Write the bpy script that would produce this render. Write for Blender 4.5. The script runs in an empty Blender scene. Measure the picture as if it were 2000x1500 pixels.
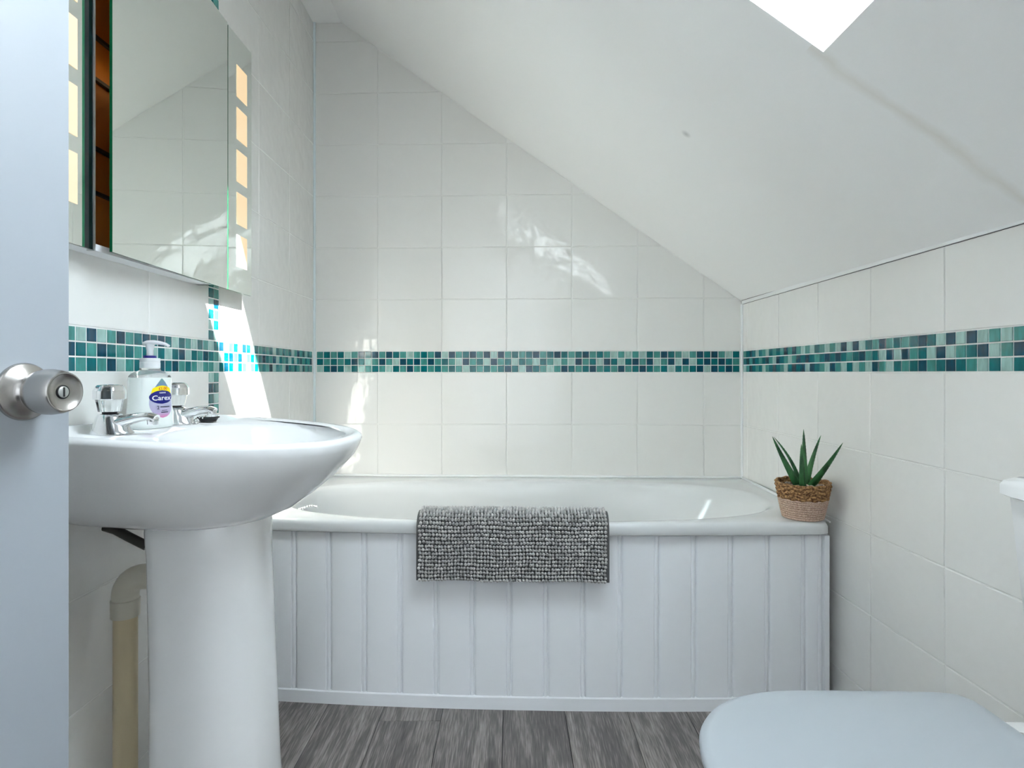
import bpy, bmesh, math, random
from mathutils import Vector, Matrix
random.seed(7)
S = bpy.context.scene
C = S.collection
PI = math.pi

# ------------------------------------------------------------ camera
FPX = 1160.0                      # focal length in pixels of a 2000 px wide frame
EYE = 0.915
cd = bpy.data.cameras.new('camera')
cam = bpy.data.objects.new('camera', cd)
C.objects.link(cam)
cam.location = (0, 0, EYE)
cam.rotation_euler = (PI / 2, 0, 0)
cd.sensor_width = 36.0
cd.lens = 36.0 * FPX / 2000.0
cd.shift_x = (1000 - 998) / 2000.0
cd.shift_y = -(750 - 728) / 2000.0
cd.clip_start = 0.02
S.camera = cam

# ------------------------------------------------------------ world, sun, added fill light in the landing, exposure
W = bpy.data.worlds.new('sky')
S.world = W
W.use_nodes = True
bg = W.node_tree.nodes['Background']
bg.inputs['Color'].default_value = (0.80, 0.90, 1.0, 1)
bg.inputs['Strength'].default_value = 16.0

SUN_DIR = Vector((-1.0, 0.8995, -0.85)).normalized()
sd = bpy.data.lights.new('sun', 'SUN')
sd.energy = 55.0
sd.angle = math.radians(0.8)
sd.color = (1.0, 0.97, 0.92)
sun = bpy.data.objects.new('sun', sd)
C.objects.link(sun)
sun.location = (3, -3, 5)
sun.rotation_euler = SUN_DIR.to_track_quat('-Z', 'Y').to_euler()

ld = bpy.data.lights.new('landing_fill', 'AREA')  # unseen area light added to fill the room through the doorway
ld.shape = 'RECTANGLE'
ld.size = 1.35
ld.size_y = 2.0
ld.energy = 7.0
ld.color = (0.82, 0.91, 1.0)
ll = bpy.data.objects.new('landing_fill', ld)
C.objects.link(ll)
ll.location = (-0.27, -1.95, 1.12)
ll.rotation_euler = (PI / 2, 0, PI)          # faces +Y, into the bathroom

VS = S.view_settings
VS.view_transform = 'Standard'
VS.look = 'None'
VS.gamma = 1.0
VS.use_curve_mapping = False
VS.exposure = 0.54
S.cycles.max_bounces = 9
S.cycles.diffuse_bounces = 6
S.cycles.glossy_bounces = 4
S.cycles.transmission_bounces = 6
S.cycles.caustics_reflective = True
S.cycles.caustics_refractive = False
S.cycles.blur_glossy = 0.03
S.cycles.sample_clamp_indirect = 30.0
S.cycles.use_adaptive_sampling = True
S.cycles.adaptive_threshold = 0.04

# ------------------------------------------------------------ helpers
ORG = {}

def srgb(r, g, b):
    def f(c):
        c /= 255.0
        return c / 12.92 if c <= 0.04045 else ((c + 0.055) / 1.055) ** 2.4
    return (f(r), f(g), f(b), 1)

def mat(name, col, rough=0.4, metal=0.0, **kw):
    m = bpy.data.materials.new(name)
    m.use_nodes = True
    p = m.node_tree.nodes['Principled BSDF']
    p.inputs['Base Color'].default_value = col
    p.inputs['Roughness'].default_value = rough
    p.inputs['Metallic'].default_value = metal
    for k, v in kw.items():
        p.inputs[k.replace('_', ' ')].default_value = v
    return m

def nodes(m):
    nt = m.node_tree
    return nt, nt.nodes['Principled BSDF']

def add_bump(m, scale, strength, dist=0.002, detail=2.0, per_object=False, stretch=None):
    nt, p = nodes(m)
    geo = nt.nodes.new('ShaderNodeNewGeometry')
    vec = geo.outputs['Position']
    if per_object:
        oi = nt.nodes.new('ShaderNodeObjectInfo')
        mul = nt.nodes.new('ShaderNodeMath'); mul.operation = 'MULTIPLY'; mul.inputs[1].default_value = 37.0
        nt.links.new(oi.outputs['Random'], mul.inputs[0])
        add = nt.nodes.new('ShaderNodeVectorMath'); add.operation = 'ADD'
        nt.links.new(vec, add.inputs[0]); nt.links.new(mul.outputs[0], add.inputs[1])
        vec = add.outputs[0]
    if stretch:
        mp = nt.nodes.new('ShaderNodeMapping'); mp.inputs['Scale'].default_value = stretch
        nt.links.new(vec, mp.inputs['Vector']); vec = mp.outputs[0]
    n = nt.nodes.new('ShaderNodeTexNoise')
    n.inputs['Scale'].default_value = scale
    n.inputs['Detail'].default_value = detail
    nt.links.new(vec, n.inputs['Vector'])
    b = nt.nodes.new('ShaderNodeBump')
    b.inputs['Strength'].default_value = strength
    b.inputs['Distance'].default_value = dist
    nt.links.new(n.outputs['Fac'], b.inputs['Height'])
    nt.links.new(b.outputs['Normal'], p.inputs['Normal'])
    return n

def add_vary(m, c1, c2, scale, detail=4.0, stretch=None, per_object=False, lo=0.35, hi=0.65):
    nt, p = nodes(m)
    geo = nt.nodes.new('ShaderNodeNewGeometry')
    vec = geo.outputs['Position']
    if per_object:
        oi = nt.nodes.new('ShaderNodeObjectInfo')
        mul = nt.nodes.new('ShaderNodeMath'); mul.operation = 'MULTIPLY'; mul.inputs[1].default_value = 53.0
        nt.links.new(oi.outputs['Random'], mul.inputs[0])
        add = nt.nodes.new('ShaderNodeVectorMath'); add.operation = 'ADD'
        nt.links.new(vec, add.inputs[0]); nt.links.new(mul.outputs[0], add.inputs[1])
        vec = add.outputs[0]
    if stretch:
        mp = nt.nodes.new('ShaderNodeMapping'); mp.inputs['Scale'].default_value = stretch
        nt.links.new(vec, mp.inputs['Vector']); vec = mp.outputs[0]
    n = nt.nodes.new('ShaderNodeTexNoise')
    n.inputs['Scale'].default_value = scale
    n.inputs['Detail'].default_value = detail
    nt.links.new(vec, n.inputs['Vector'])
    r = nt.nodes.new('ShaderNodeValToRGB')
    r.color_ramp.elements[0].position = lo; r.color_ramp.elements[0].color = c1
    r.color_ramp.elements[1].position = hi; r.color_ramp.elements[1].color = c2
    nt.links.new(n.outputs['Fac'], r.inputs['Fac'])
    nt.links.new(r.outputs['Color'], p.inputs['Base Color'])
    return r

class MB:
    """collects geometry in world coordinates"""
    def __init__(s):
        s.v = []; s.f = []
    def add(s, verts, faces):
        o = len(s.v)
        s.v += [Vector(p) for p in verts]
        s.f += [tuple(i + o for i in f) for f in faces]
        return s
    def box(s, x0, x1, y0, y1, z0, z1, bevel=0.0, seg=2):
        bm = bmesh.new()
        bmesh.ops.create_cube(bm, size=1)
        for v in bm.verts:
            v.co = Vector(((x0 + x1) / 2 + v.co.x * (x1 - x0), (y0 + y1) / 2 + v.co.y * (y1 - y0), (z0 + z1) / 2 + v.co.z * (z1 - z0)))
        if bevel:
            bmesh.ops.bevel(bm, geom=bm.edges[:], offset=bevel, segments=seg, affect='EDGES', profile=0.5)
        return s.bm(bm)
    def bm(s, bm, M=None):
        bm.verts.index_update()
        vs = [(M @ v.co if M else v.co.copy()) for v in bm.verts]
        fs = [tuple(v.index for v in f.verts) for f in bm.faces]
        bm.free()
        return s.add(vs, fs)
    def loft(s, rings, cap0=True, cap1=True):
        n = len(rings[0])
        vs = [p for r in rings for p in r]
        fs = []
        for k in range(len(rings) - 1):
            for i in range(n):
                j = (i + 1) % n
                fs.append((k * n + i, k * n + j, (k + 1) * n + j, (k + 1) * n + i))
        if cap0: fs.append(tuple(range(n - 1, -1, -1)))
        if cap1: fs.append(tuple(range((len(rings) - 1) * n, len(rings) * n)))
        return s.add(vs, fs)
    def lathe(s, prof, origin, axis=(0, 0, 1), n=32, ref=None, rf=None):
        """prof: (radius, height); rf(angle, k) scales the radius"""
        a = Vector(axis).normalized()
        u = Vector(ref) if ref else (Vector((1, 0, 0)) if abs(a.x) < 0.9 else Vector((0, 1, 0)))
        u = (u - a * u.dot(a)).normalized()
        w = a.cross(u)
        o = Vector(origin)
        rings = []
        for k, (r, h) in enumerate(prof):
            ring = []
            for i in range(n):
                t = 2 * PI * i / n
                rr = r * (rf(t, k) if rf else 1.0)
                ring.append(o + a * h + u * (rr * math.cos(t)) + w * (rr * math.sin(t)))
            rings.append(ring)
        return s.loft(rings)
    def tube(s, pts, rad, n=12, flat=1.0, up=(0, 0, 1)):
        pts = [Vector(p) for p in pts]
        rs = rad if isinstance(rad, (list, tuple)) else [rad] * len(pts)
        rings = []
        for i, p in enumerate(pts):
            d = (pts[min(i + 1, len(pts) - 1)] - pts[max(i - 1, 0)]).normalized()
            U = Vector(up)
            if abs(d.dot(U)) > 0.95: U = Vector((0, 1, 0)) if abs(d.y) < 0.9 else Vector((1, 0, 0))
            side = d.cross(U).normalized()
            top = side.cross(d).normalized()
            rings.append([p + side * (rs[i] * math.cos(2 * PI * k / n)) + top * (rs[i] * flat * math.sin(2 * PI * k / n)) for k in range(n)])
        return s.loft(rings)

def finish(me, m, smooth=True, angle=35):
    if m is not None:
        for q in (m if isinstance(m, (list, tuple)) else [m]):
            me.materials.append(q)
    if smooth:
        for p in me.polygons: p.use_smooth = True
        me.set_sharp_from_angle(angle=math.radians(angle))

def fix_normals(me):
    bm = bmesh.new(); bm.from_mesh(me)
    bmesh.ops.recalc_face_normals(bm, faces=bm.faces[:])
    bm.to_mesh(me); bm.free()

def make(name, mb, m, parent=None, smooth=True, angle=35, origin=None):
    """one mesh object; geometry given in world coordinates"""
    o0 = ORG[parent.name] if parent else (Vector(origin) if origin else Vector((0, 0, 0)))
    me = bpy.data.meshes.new(name)
    me.from_pydata([tuple(p - o0) for p in mb.v], [], mb.f)
    me.validate()
    fix_normals(me)
    finish(me, m, smooth, angle)
    o = bpy.data.objects.new(name, me)
    C.objects.link(o)
    if parent: o.parent = parent
    else: o.location = o0
    ORG[o.name] = o0
    return o

def empty(name, loc):
    o = bpy.data.objects.new(name, None)
    o.empty_display_size = 0.05
    C.objects.link(o)
    o.location = loc
    ORG[o.name] = Vector(loc)
    return o

def tag(o, label=None, cat=None, group=None, kind=None):
    if label: o['label'] = label
    if cat: o['category'] = cat
    if group: o['group'] = group
    if kind: o['kind'] = kind
    return o

def shared(name, me, parent, loc, rz=0.0):
    o = bpy.data.objects.new(name, me)
    C.objects.link(o)
    o.parent = parent
    o.location = Vector(loc) - ORG[parent.name]
    o.rotation_euler = (0, 0, rz)
    return o

# ------------------------------------------------------------ materials
M = {}
M['tile'] = mat('white_glazed_tile', (0.80, 0.79, 0.765, 1), 0.045)
add_bump(M['tile'], 22.0, 0.55, 0.0035, 1.2, per_object=True)
M['grout'] = mat('white_grout', (0.82, 0.815, 0.79, 1), 0.8)
add_bump(M['grout'], 400, 0.15, 0.001)
MOS = [('navy_teal', srgb(0, 62, 84)), ('deep_teal', srgb(0, 98, 104)), ('sea_green', srgb(62, 136, 130)), ('pale_aqua', srgb(150, 184, 178))]
MOSM = []
for nme, c in MOS:
    m_ = mat('mosaic_' + nme, c, 0.10)
    add_vary(m_, tuple(x * 0.85 for x in c[:3]) + (1,), tuple(min(1, x * 1.18) for x in c[:3]) + (1,), 120, 3, stretch=(1, 1, 0.25), per_object=True)
    nodes(m_)[1].inputs['Coat Weight'].default_value = 0.2
    MOSM.append(m_)
M['ceramic'] = mat('white_ceramic', (0.84, 0.84, 0.84, 1), 0.08)
M['acrylic'] = mat('white_acrylic', (0.72, 0.73, 0.73, 1), 0.13)
M['panel'] = mat('painted_panel', (0.85, 0.865, 0.89, 1), 0.35)
add_bump(M['panel'], 220, 0.06, 0.001)
M['chrome'] = mat('chrome', (0.82, 0.83, 0.84, 1), 0.06, 1.0)
M['steel'] = mat('brushed_steel', (0.46, 0.44, 0.42, 1), 0.27, 1.0)
add_bump(M['steel'], 900, 0.12, 0.0004, 2, stretch=(0.05, 0.05, 1))
M['crystal'] = mat('clear_acrylic', (0.95, 0.97, 0.98, 1), 0.04, 0.0, Transmission_Weight=1.0, IOR=1.49)
M['black'] = mat('black_rubber', (0.012, 0.012, 0.014, 1), 0.5)
M['white_plastic'] = mat('white_plastic', (0.80, 0.81, 0.83, 1), 0.3)
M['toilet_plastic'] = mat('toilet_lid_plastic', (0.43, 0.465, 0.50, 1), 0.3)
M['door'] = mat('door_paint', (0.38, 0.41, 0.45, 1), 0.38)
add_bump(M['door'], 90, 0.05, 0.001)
M['mirror'] = mat('mirror_glass', (0.91, 0.955, 0.92, 1), 0.0, 1.0)
M['glass_edge'] = mat('green_glass_edge', srgb(8, 96, 60), 0.08)
M['dark_reflection'] = mat('bevel_dark_reflection', srgb(6, 22, 26), 0.06)  # dark reflection in the mirror bevel put into its colour
M['alu'] = mat('aluminium', (0.70, 0.71, 0.70, 1), 0.3, 0.9)
M['amber'] = mat('amber_cabinet_lining', srgb(168, 104, 30), 0.5)
M['pvc'] = mat('cream_pvc_pipe', srgb(222, 206, 170), 0.32)
M['pvc2'] = mat('pale_pvc_fitting', srgb(222, 216, 200), 0.35)
M['dark_metal'] = mat('dark_hose', (0.03, 0.03, 0.028, 1), 0.4)
M['trim_blue'] = mat('pale_blue_trim', (0.70, 0.77, 0.80, 1), 0.3)
M['silicone'] = mat('white_sealant', (0.82, 0.83, 0.83, 1), 0.3)
M['paint'] = mat('white_wall_paint', (0.90, 0.895, 0.885, 1), 0.7)

# ceiling paint: white, with a tea coloured damp streak along the board joint and one grey filler spot
M['ceil'] = mat('ceiling_paint', (0.90, 0.895, 0.885, 1), 0.65)
def ceiling_nodes():
    nt, p = nodes(M['ceil'])
    geo = nt.nodes.new('ShaderNodeNewGeometry')
    sx = nt.nodes.new('ShaderNodeSeparateXYZ')
    nt.links.new(geo.outputs['Position'], sx.inputs[0])
    def mth(op, a, b=None, c=None):
        n = nt.nodes.new('ShaderNodeMath'); n.operation = op
        for i, q in enumerate((a, b, c)):
            if q is None: continue
            if isinstance(q, (int, float)): n.inputs[i].default_value = q
            else: nt.links.new(q, n.inputs[i])
        return n.outputs[0]
    nz = nt.nodes.new('ShaderNodeTexNoise'); nz.inputs['Scale'].default_value = 9.0; nz.inputs['Detail'].default_value = 4
    nt.links.new(geo.outputs['Position'], nz.inputs['Vector'])
    wob = mth('MULTIPLY', mth('SUBTRACT', nz.outputs['Fac'], 0.5), 0.06)
    dy = mth('ABSOLUTE', mth('SUBTRACT', mth('ADD', sx.outputs['Y'], wob), 0.995))
    band = mth('SUBTRACT', 1.0, mth('MINIMUM', mth('DIVIDE', dy, 0.022), 1.0))
    inx = mth('MULTIPLY', mth('GREATER_THAN', sx.outputs['X'], 0.50), 1.0)
    low = mth('LESS_THAN', sx.outputs['Z'], 1.9)
    fac = mth('MULTIPLY', mth('MULTIPLY', mth('MULTIPLY', band, inx), low), mth('MULTIPLY', nz.outputs['Fac'], 0.42))
    vd = nt.nodes.new('ShaderNodeVectorMath'); vd.operation = 'DISTANCE'
    nt.links.new(geo.outputs['Position'], vd.inputs[0]); vd.inputs[1].default_value = SPOT
    sp = mth('MULTIPLY', mth('SUBTRACT', 1.0, mth('SMOOTH_MIN', mth('DIVIDE', vd.outputs['Value'], 0.015), 1.0, 0.2)), 0.45)
    mx = nt.nodes.new('ShaderNodeMix'); mx.data_type = 'RGBA'
    mx.inputs[6].default_value = (0.90, 0.895, 0.885, 1); mx.inputs[7].default_value = srgb(190, 172, 140)
    nt.links.new(fac, mx.inputs[0])
    mx2 = nt.nodes.new('ShaderNodeMix'); mx2.data_type = 'RGBA'
    mx2.inputs[7].default_value = srgb(120, 124, 126)
    nt.links.new(sp, mx2.inputs[0]); nt.links.new(mx.outputs[2], mx2.inputs[6])
    nt.links.new(mx2.outputs[2], p.inputs['Base Color'])

# grey oak planks
M['plank'] = mat('grey_oak_vinyl', (0.2, 0.2, 0.2, 1), 0.42)
def plank_nodes():
    nt, p = nodes(M['plank'])
    geo = nt.nodes.new('ShaderNodeNewGeometry')
    oi = nt.nodes.new('ShaderNodeObjectInfo')
    mul = nt.nodes.new('ShaderNodeMath'); mul.operation = 'MULTIPLY'; mul.inputs[1].default_value = 61.0
    nt.links.new(oi.outputs['Random'], mul.inputs[0])
    add = nt.nodes.new('ShaderNodeVectorMath'); add.operation = 'ADD'
    nt.links.new(geo.outputs['Position'], add.inputs[0]); nt.links.new(mul.outputs[0], add.inputs[1])
    mp = nt.nodes.new('ShaderNodeMapping'); mp.inputs['Scale'].default_value = (1.0, 0.10, 1.0)
    nt.links.new(add.outputs[0], mp.inputs['Vector'])
    broad = nt.nodes.new('ShaderNodeTexNoise'); broad.inputs['Scale'].default_value = 11; broad.inputs['Detail'].default_value = 3; broad.inputs['Distortion'].default_value = 0.5
    nt.links.new(mp.outputs[0], broad.inputs['Vector'])
    wave = nt.nodes.new('ShaderNodeMath'); wave.operation = 'MULTIPLY'; wave.inputs[1].default_value = 40.0
    nt.links.new(broad.outputs['Fac'], wave.inputs[0])
    ring = nt.nodes.new('ShaderNodeMath'); ring.operation = 'SINE'
    nt.links.new(wave.outputs[0], ring.inputs[0])
    mp2 = nt.nodes.new('ShaderNodeMapping'); mp2.inputs['Scale'].default_value = (1.0, 0.06, 1.0)
    nt.links.new(add.outputs[0], mp2.inputs['Vector'])
    fine = nt.nodes.new('ShaderNodeTexNoise'); fine.inputs['Scale'].default_value = 300; fine.inputs['Detail'].default_value = 4
    nt.links.new(mp2.outputs[0], fine.inputs['Vector'])
    vor = nt.nodes.new('ShaderNodeTexVoronoi'); vor.inputs['Scale'].default_value = 7.5
    mp3 = nt.nodes.new('ShaderNodeMapping'); mp3.inputs['Scale'].default_value = (1.0, 0.55, 1.0)
    nt.links.new(add.outputs[0], mp3.inputs['Vector']); nt.links.new(mp3.outputs[0], vor.inputs['Vector'])
    knot = nt.nodes.new('ShaderNodeMapRange'); knot.inputs['From Min'].default_value = 0.02; knot.inputs['From Max'].default_value = 0.16
    knot.inputs['To Min'].default_value = 0.30; knot.inputs['To Max'].default_value = 1.0
    nt.links.new(vor.outputs['Distance'], knot.inputs['Value'])
    def mth(op, a, b):
        n = nt.nodes.new('ShaderNodeMath'); n.operation = op
        for i, q in enumerate((a, b)):
            if isinstance(q, (int, float)): n.inputs[i].default_value = q
            else: nt.links.new(q, n.inputs[i])
        return n.outputs[0]
    v = mth('ADD', mth('MULTIPLY', ring.outputs[0], 0.055), mth('ADD', mth('MULTIPLY', broad.outputs['Fac'], 0.36), mth('MULTIPLY', fine.outputs['Fac'], 0.66)))
    v = mth('ADD', v, mth('MULTIPLY', mth('SUBTRACT', oi.outputs['Random'], 0.5), 0.10))
    v = mth('MULTIPLY', v, knot.outputs[0])
    r = nt.nodes.new('ShaderNodeValToRGB')
    r.color_ramp.elements[0].position = 0.14; r.color_ramp.elements[0].color = srgb(46, 43, 44)
    r.color_ramp.elements[1].position = 0.72; r.color_ramp.elements[1].color = srgb(166, 158, 153)
    e = r.color_ramp.elements.new(0.45); e.color = srgb(104, 98, 96)
    nt.links.new(v, r.inputs['Fac'])
    nt.links.new(r.outputs['Color'], p.inputs['Base Color'])
    b = nt.nodes.new('ShaderNodeBump'); b.inputs['Strength'].default_value = 0.15; b.inputs['Distance'].default_value = 0.001
    nt.links.new(fine.outputs['Fac'], b.inputs['Height']); nt.links.new(b.outputs['Normal'], p.inputs['Normal'])
plank_nodes()

# window pane: mostly lets light straight through, with a weak reflection
M['pane'] = bpy.data.materials.new('window_pane')
M['pane'].use_nodes = True
def pane_nodes():
    nt = M['pane'].node_tree
    nt.nodes.clear()
    out = nt.nodes.new('ShaderNodeOutputMaterial')
    tr = nt.nodes.new('ShaderNodeBsdfTransparent'); tr.inputs[0].default_value = (0.95, 0.98, 0.97, 1)
    gl = nt.nodes.new('ShaderNodeBsdfGlossy'); gl.inputs['Roughness'].default_value = 0.0
    mx = nt.nodes.new('ShaderNodeMixShader'); mx.inputs[0].default_value = 0.06
    nt.links.new(tr.outputs[0], mx.inputs[1]); nt.links.new(gl.outputs[0], mx.inputs[2]); nt.links.new(mx.outputs[0], out.inputs[0])
pane_nodes()

# frosted, lit squares of the mirror
M['frost'] = mat('frosted_lit_glass', (0.42, 0.40, 0.36, 1), 0.5)
nodes(M['frost'])[1].inputs['Emission Color'].default_value = (1.0, 0.66, 0.29, 1)
nodes(M['frost'])[1].inputs['Emission Strength'].default_value = 0.50

# ------------------------------------------------------------ room geometry
XL = -0.773
YBL, YBR = 2.33, 2.273
XBR = 0.886
AB = math.atan2(YBR - YBL, XBR - XL)          # turn of the back wall
UB = Vector((math.cos(AB), math.sin(AB), 0))  # along the back wall, left to right
VB = Vector((math.sin(AB), -math.cos(AB), 0)) # out of the back wall, towards the camera
LB = math.hypot(YBR - YBL, XBR - XL)
P0 = Vector((XL, YBL, 0))
def bw(u, v, z): return P0 + UB * u + VB * v + Vector((0, 0, z))
KR = 0.011                                    # the right wall opens slightly
def xr(y): return XBR + KR * (YBR - y)
ZC, ZS, TS = 2.286, 1.1868, 0.7088            # flat ceiling, foot of the slope, its gradient
XT = XBR - (ZC - ZS) / TS
def zslope(x): return ZS + TS * (XBR - x)
TH = 0.006                                    # tile thickness
YF = 0.04                                     # inner face of the front wall
SPOT = tuple(Vector((0, 0, EYE)) + Vector(((1340 - 998) / FPX, 1, (728 - 262) / FPX)) * ((ZS + TS * XBR - EYE) / ((728 - 262) / FPX + TS * (1340 - 998) / FPX)))
ceiling_nodes()

def prism(poly, off):
    """extrude a planar polygon (list of Vectors) by a vector"""
    n = len(poly)
    mb = MB()
    vs = [Vector(p) for p in poly] + [Vector(p) + off for p in poly]
    fs = [tuple(range(n)), tuple(range(2 * n - 1, n - 1, -1))] + [(i, (i + 1) % n, (i + 1) % n + n, i + n) for i in range(n)]
    return mb.add(vs, fs)

# back wall
G = 0.0
wall_back = make('wall_back', prism([bw(-0.12, -TH + 0.0038, -0.02), bw(LB + 0.12, -TH + 0.0038, -0.02), bw(LB + 0.12, -TH + 0.0038, zslope(XBR + 0.12) + 0.03),
                                     bw((XT - XL), -TH + 0.0038, ZC + 0.03), bw(-0.12, -TH + 0.0038, ZC + 0.03)], -VB * 0.12), M['grout'], smooth=False)
tag(wall_back, 'back wall behind the bath, tiled in white with a teal mosaic band', 'wall', kind='structure')
wall_left = make('wall_left', MB().box(XL - 0.12, XL - TH + 0.0046, YF - 0.10, YBL + 0.12, -0.02, ZC + 0.03), M['grout'], smooth=False)
tag(wall_left, 'left wall behind the basin, white tiles with crossing teal mosaic bands', 'wall', kind='structure')
def rw(y, n, z): return Vector((xr(y) - n, y, z))     # n = out of the wall into the room
wall_right = make('wall_right', prism([rw(YF - 0.10, -TH + 0.0038, -0.02), rw(YBR + 0.15, -TH + 0.0038, -0.02), rw(YBR + 0.15, -TH + 0.0038, ZS + 0.02), rw(YF - 0.10, -TH + 0.0038, ZS + 0.02)], Vector((0.12, 0, 0))), M['grout'], smooth=False)
tag(wall_right, 'low right wall behind the toilet, white tiles with a teal mosaic band', 'wall', kind='structure')
# front wall with the doorway the picture is taken from
DX0, DX1, DZ = -0.705, 0.16, 2.02
fw = MB()
fw.box(XL - 0.12, DX0, YF - 0.10, YF, -0.02, ZC)
fw.add(*(lambda p: (p.v, p.f))(prism([Vector((DX1, YF, -0.02)), Vector((1.02, YF, -0.02)), Vector((1.02, YF, zslope(1.02))), Vector((DX1, YF, zslope(DX1)))], Vector((0, -0.10, 0)))))
fw.add(*(lambda p: (p.v, p.f))(prism([Vector((DX0, YF, DZ)), Vector((DX1, YF, zslope(DX1))), Vector((XT, YF, ZC)), Vector((DX0, YF, ZC))], Vector((0, -0.10, 0)))))
tag(make('wall_front', fw, M['paint'], smooth=False), 'painted front wall with the doorway', 'wall', kind='structure')

# landing beyond the doorway
lx0, lx1, ly = -1.0, 0.45, -2.1
tag(make('wall_landing_left', MB().box(lx0 - 0.1, lx0, ly, YF - 0.10, -0.02, 2.3), M['paint'], smooth=False), 'left wall of the landing', 'wall', kind='structure')
tag(make('wall_landing_right', MB().box(lx1, lx1 + 0.1, ly, YF - 0.10, -0.02, 2.3), M['paint'], smooth=False), 'right wall of the landing', 'wall', kind='structure')
tag(make('wall_landing_end', MB().box(lx0 - 0.1, lx1 + 0.1, ly - 0.1, ly, -0.02, 2.3), M['paint'], smooth=False), 'end wall of the landing', 'wall', kind='structure')
tag(make('ceiling_landing', MB().box(lx0 - 0.1, lx1 + 0.1, ly - 0.1, YF - 0.10, 2.25, 2.35), M['paint'], smooth=False), 'flat ceiling of the landing', 'ceiling', kind='structure')

# ceiling: flat strip by the left wall and the long slope, pierced by the skylight well
SO = Vector((XBR, 0, ZS))
SU = Vector((-1, 0, TS)).normalized()
SN = Vector((TS, 0, 1)).normalized()
def sp(s_, y, h): return SO + SU * s_ + SN * h + Vector((0, y, 0))
cosS = 1 / math.sqrt(1 + TS * TS)
s_at = lambda x: (XBR - x) / cosS
HS0, HS1 = s_at(0.5184), s_at(-0.16)
HY0, HY1 = 0.55, 0.986
HD = 0.20
ss = [-0.16, HS0, HS1, s_at(XT)]
ys = [YF - 0.10, HY0, HY1, YBL + 0.12]
cm = MB()
vid = {}
vs, fs = [], []
for h in (0, 1):
    for i, s_ in enumerate(ss):
        for j, y in enumerate(ys):
            vid[i, j, h] = len(vs)
            vs.append(sp(s_, y, h * HD))
for i in range(3):
    for j in range(3):
        if i == 1 and j == 1: continue
        for h in (0, 1):
            fs.append((vid[i, j, h], vid[i + 1, j, h], vid[i + 1, j + 1, h], vid[i, j + 1, h]))
for a, b in (((1, 1), (2, 1)), ((2, 1), (2, 2)), ((2, 2), (1, 2)), ((1, 2), (1, 1))):
    fs.append((vid[a[0], a[1], 0], vid[b[0], b[1], 0], vid[b[0], b[1], 1], vid[a[0], a[1], 1]))
for k in range(3):
    fs.append((vid[0, k, 0], vid[0, k + 1, 0], vid[0, k + 1, 1], vid[0, k, 1]))
    fs.append((vid[k, 0, 0], vid[k + 1, 0, 0], vid[k + 1, 0, 1], vid[k, 0, 1]))
    fs.append((vid[k, 3, 0], vid[k + 1, 3, 0], vid[k + 1, 3, 1], vid[k, 3, 1]))
    fs.append((vid[3, k, 0], vid[3, k + 1, 0], vid[3, k + 1, 1], vid[3, k, 1]))
cm.add(vs, fs)
cm.box(XL - 0.12, XT, YF - 0.10, YBL + 0.12, ZC, ZC + 0.24)
ceiling = make('ceiling', cm, M['ceil'], smooth=False)
tag(ceiling, 'white ceiling sloping down from left to right with a skylight well', 'ceiling', kind='structure')

# skylight
win = empty('window_1', sp((HS0 + HS1) / 2, (HY0 + HY1) / 2, HD))
tag(win, 'roof window in the sloping ceiling, white frame, bright sky behind', 'skylight', kind='structure')
def ring_bar(s0, s1, y0, y1, ws, wy, h0, h1):
    mb = MB()
    def bar(a0, a1, b0, b1):
        c = [sp(a, b, h) for h in (h0, h1) for a, b in ((a0, b0), (a1, b0), (a1, b1), (a0, b1))]
        mb.add(c, [(0, 1, 2, 3), (7, 6, 5, 4), (0, 4, 5, 1), (1, 5, 6, 2), (2, 6, 7, 3), (3, 7, 4, 0)])
    bar(s0, s1, y0, y0 + wy); bar(s0, s1, y1 - wy, y1)
    bar(s0, s0 + ws, y0 + wy, y1 - wy); bar(s1 - ws, s1, y0 + wy, y1 - wy)
    return mb
make('window_frame', ring_bar(HS0 - 0.04, HS1 + 0.04, HY0 - 0.04, HY1 + 0.04, 0.05, 0.05, HD + 0.0005, HD + 0.05), M['white_plastic'], win, smooth=False)
sash = make('sash', ring_bar(HS0 + 0.012, HS1 - 0.012, HY0 + 0.012, HY1 - 0.012, 0.045, 0.046, HD + 0.004, HD + 0.044), M['white_plastic'], win, smooth=False)
pn = MB()
c = [sp(a, b, h) for h in (HD + 0.020, HD + 0.024) for a, b in ((HS0 + 0.05, HY0 + 0.05), (HS1 - 0.05, HY0 + 0.05), (HS1 - 0.05, HY1 - 0.05), (HS0 + 0.05, HY1 - 0.05))]
pn.add(c[:4], [(0, 1, 2, 3)])
make('pane', pn, M['pane'], win, smooth=False)

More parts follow.
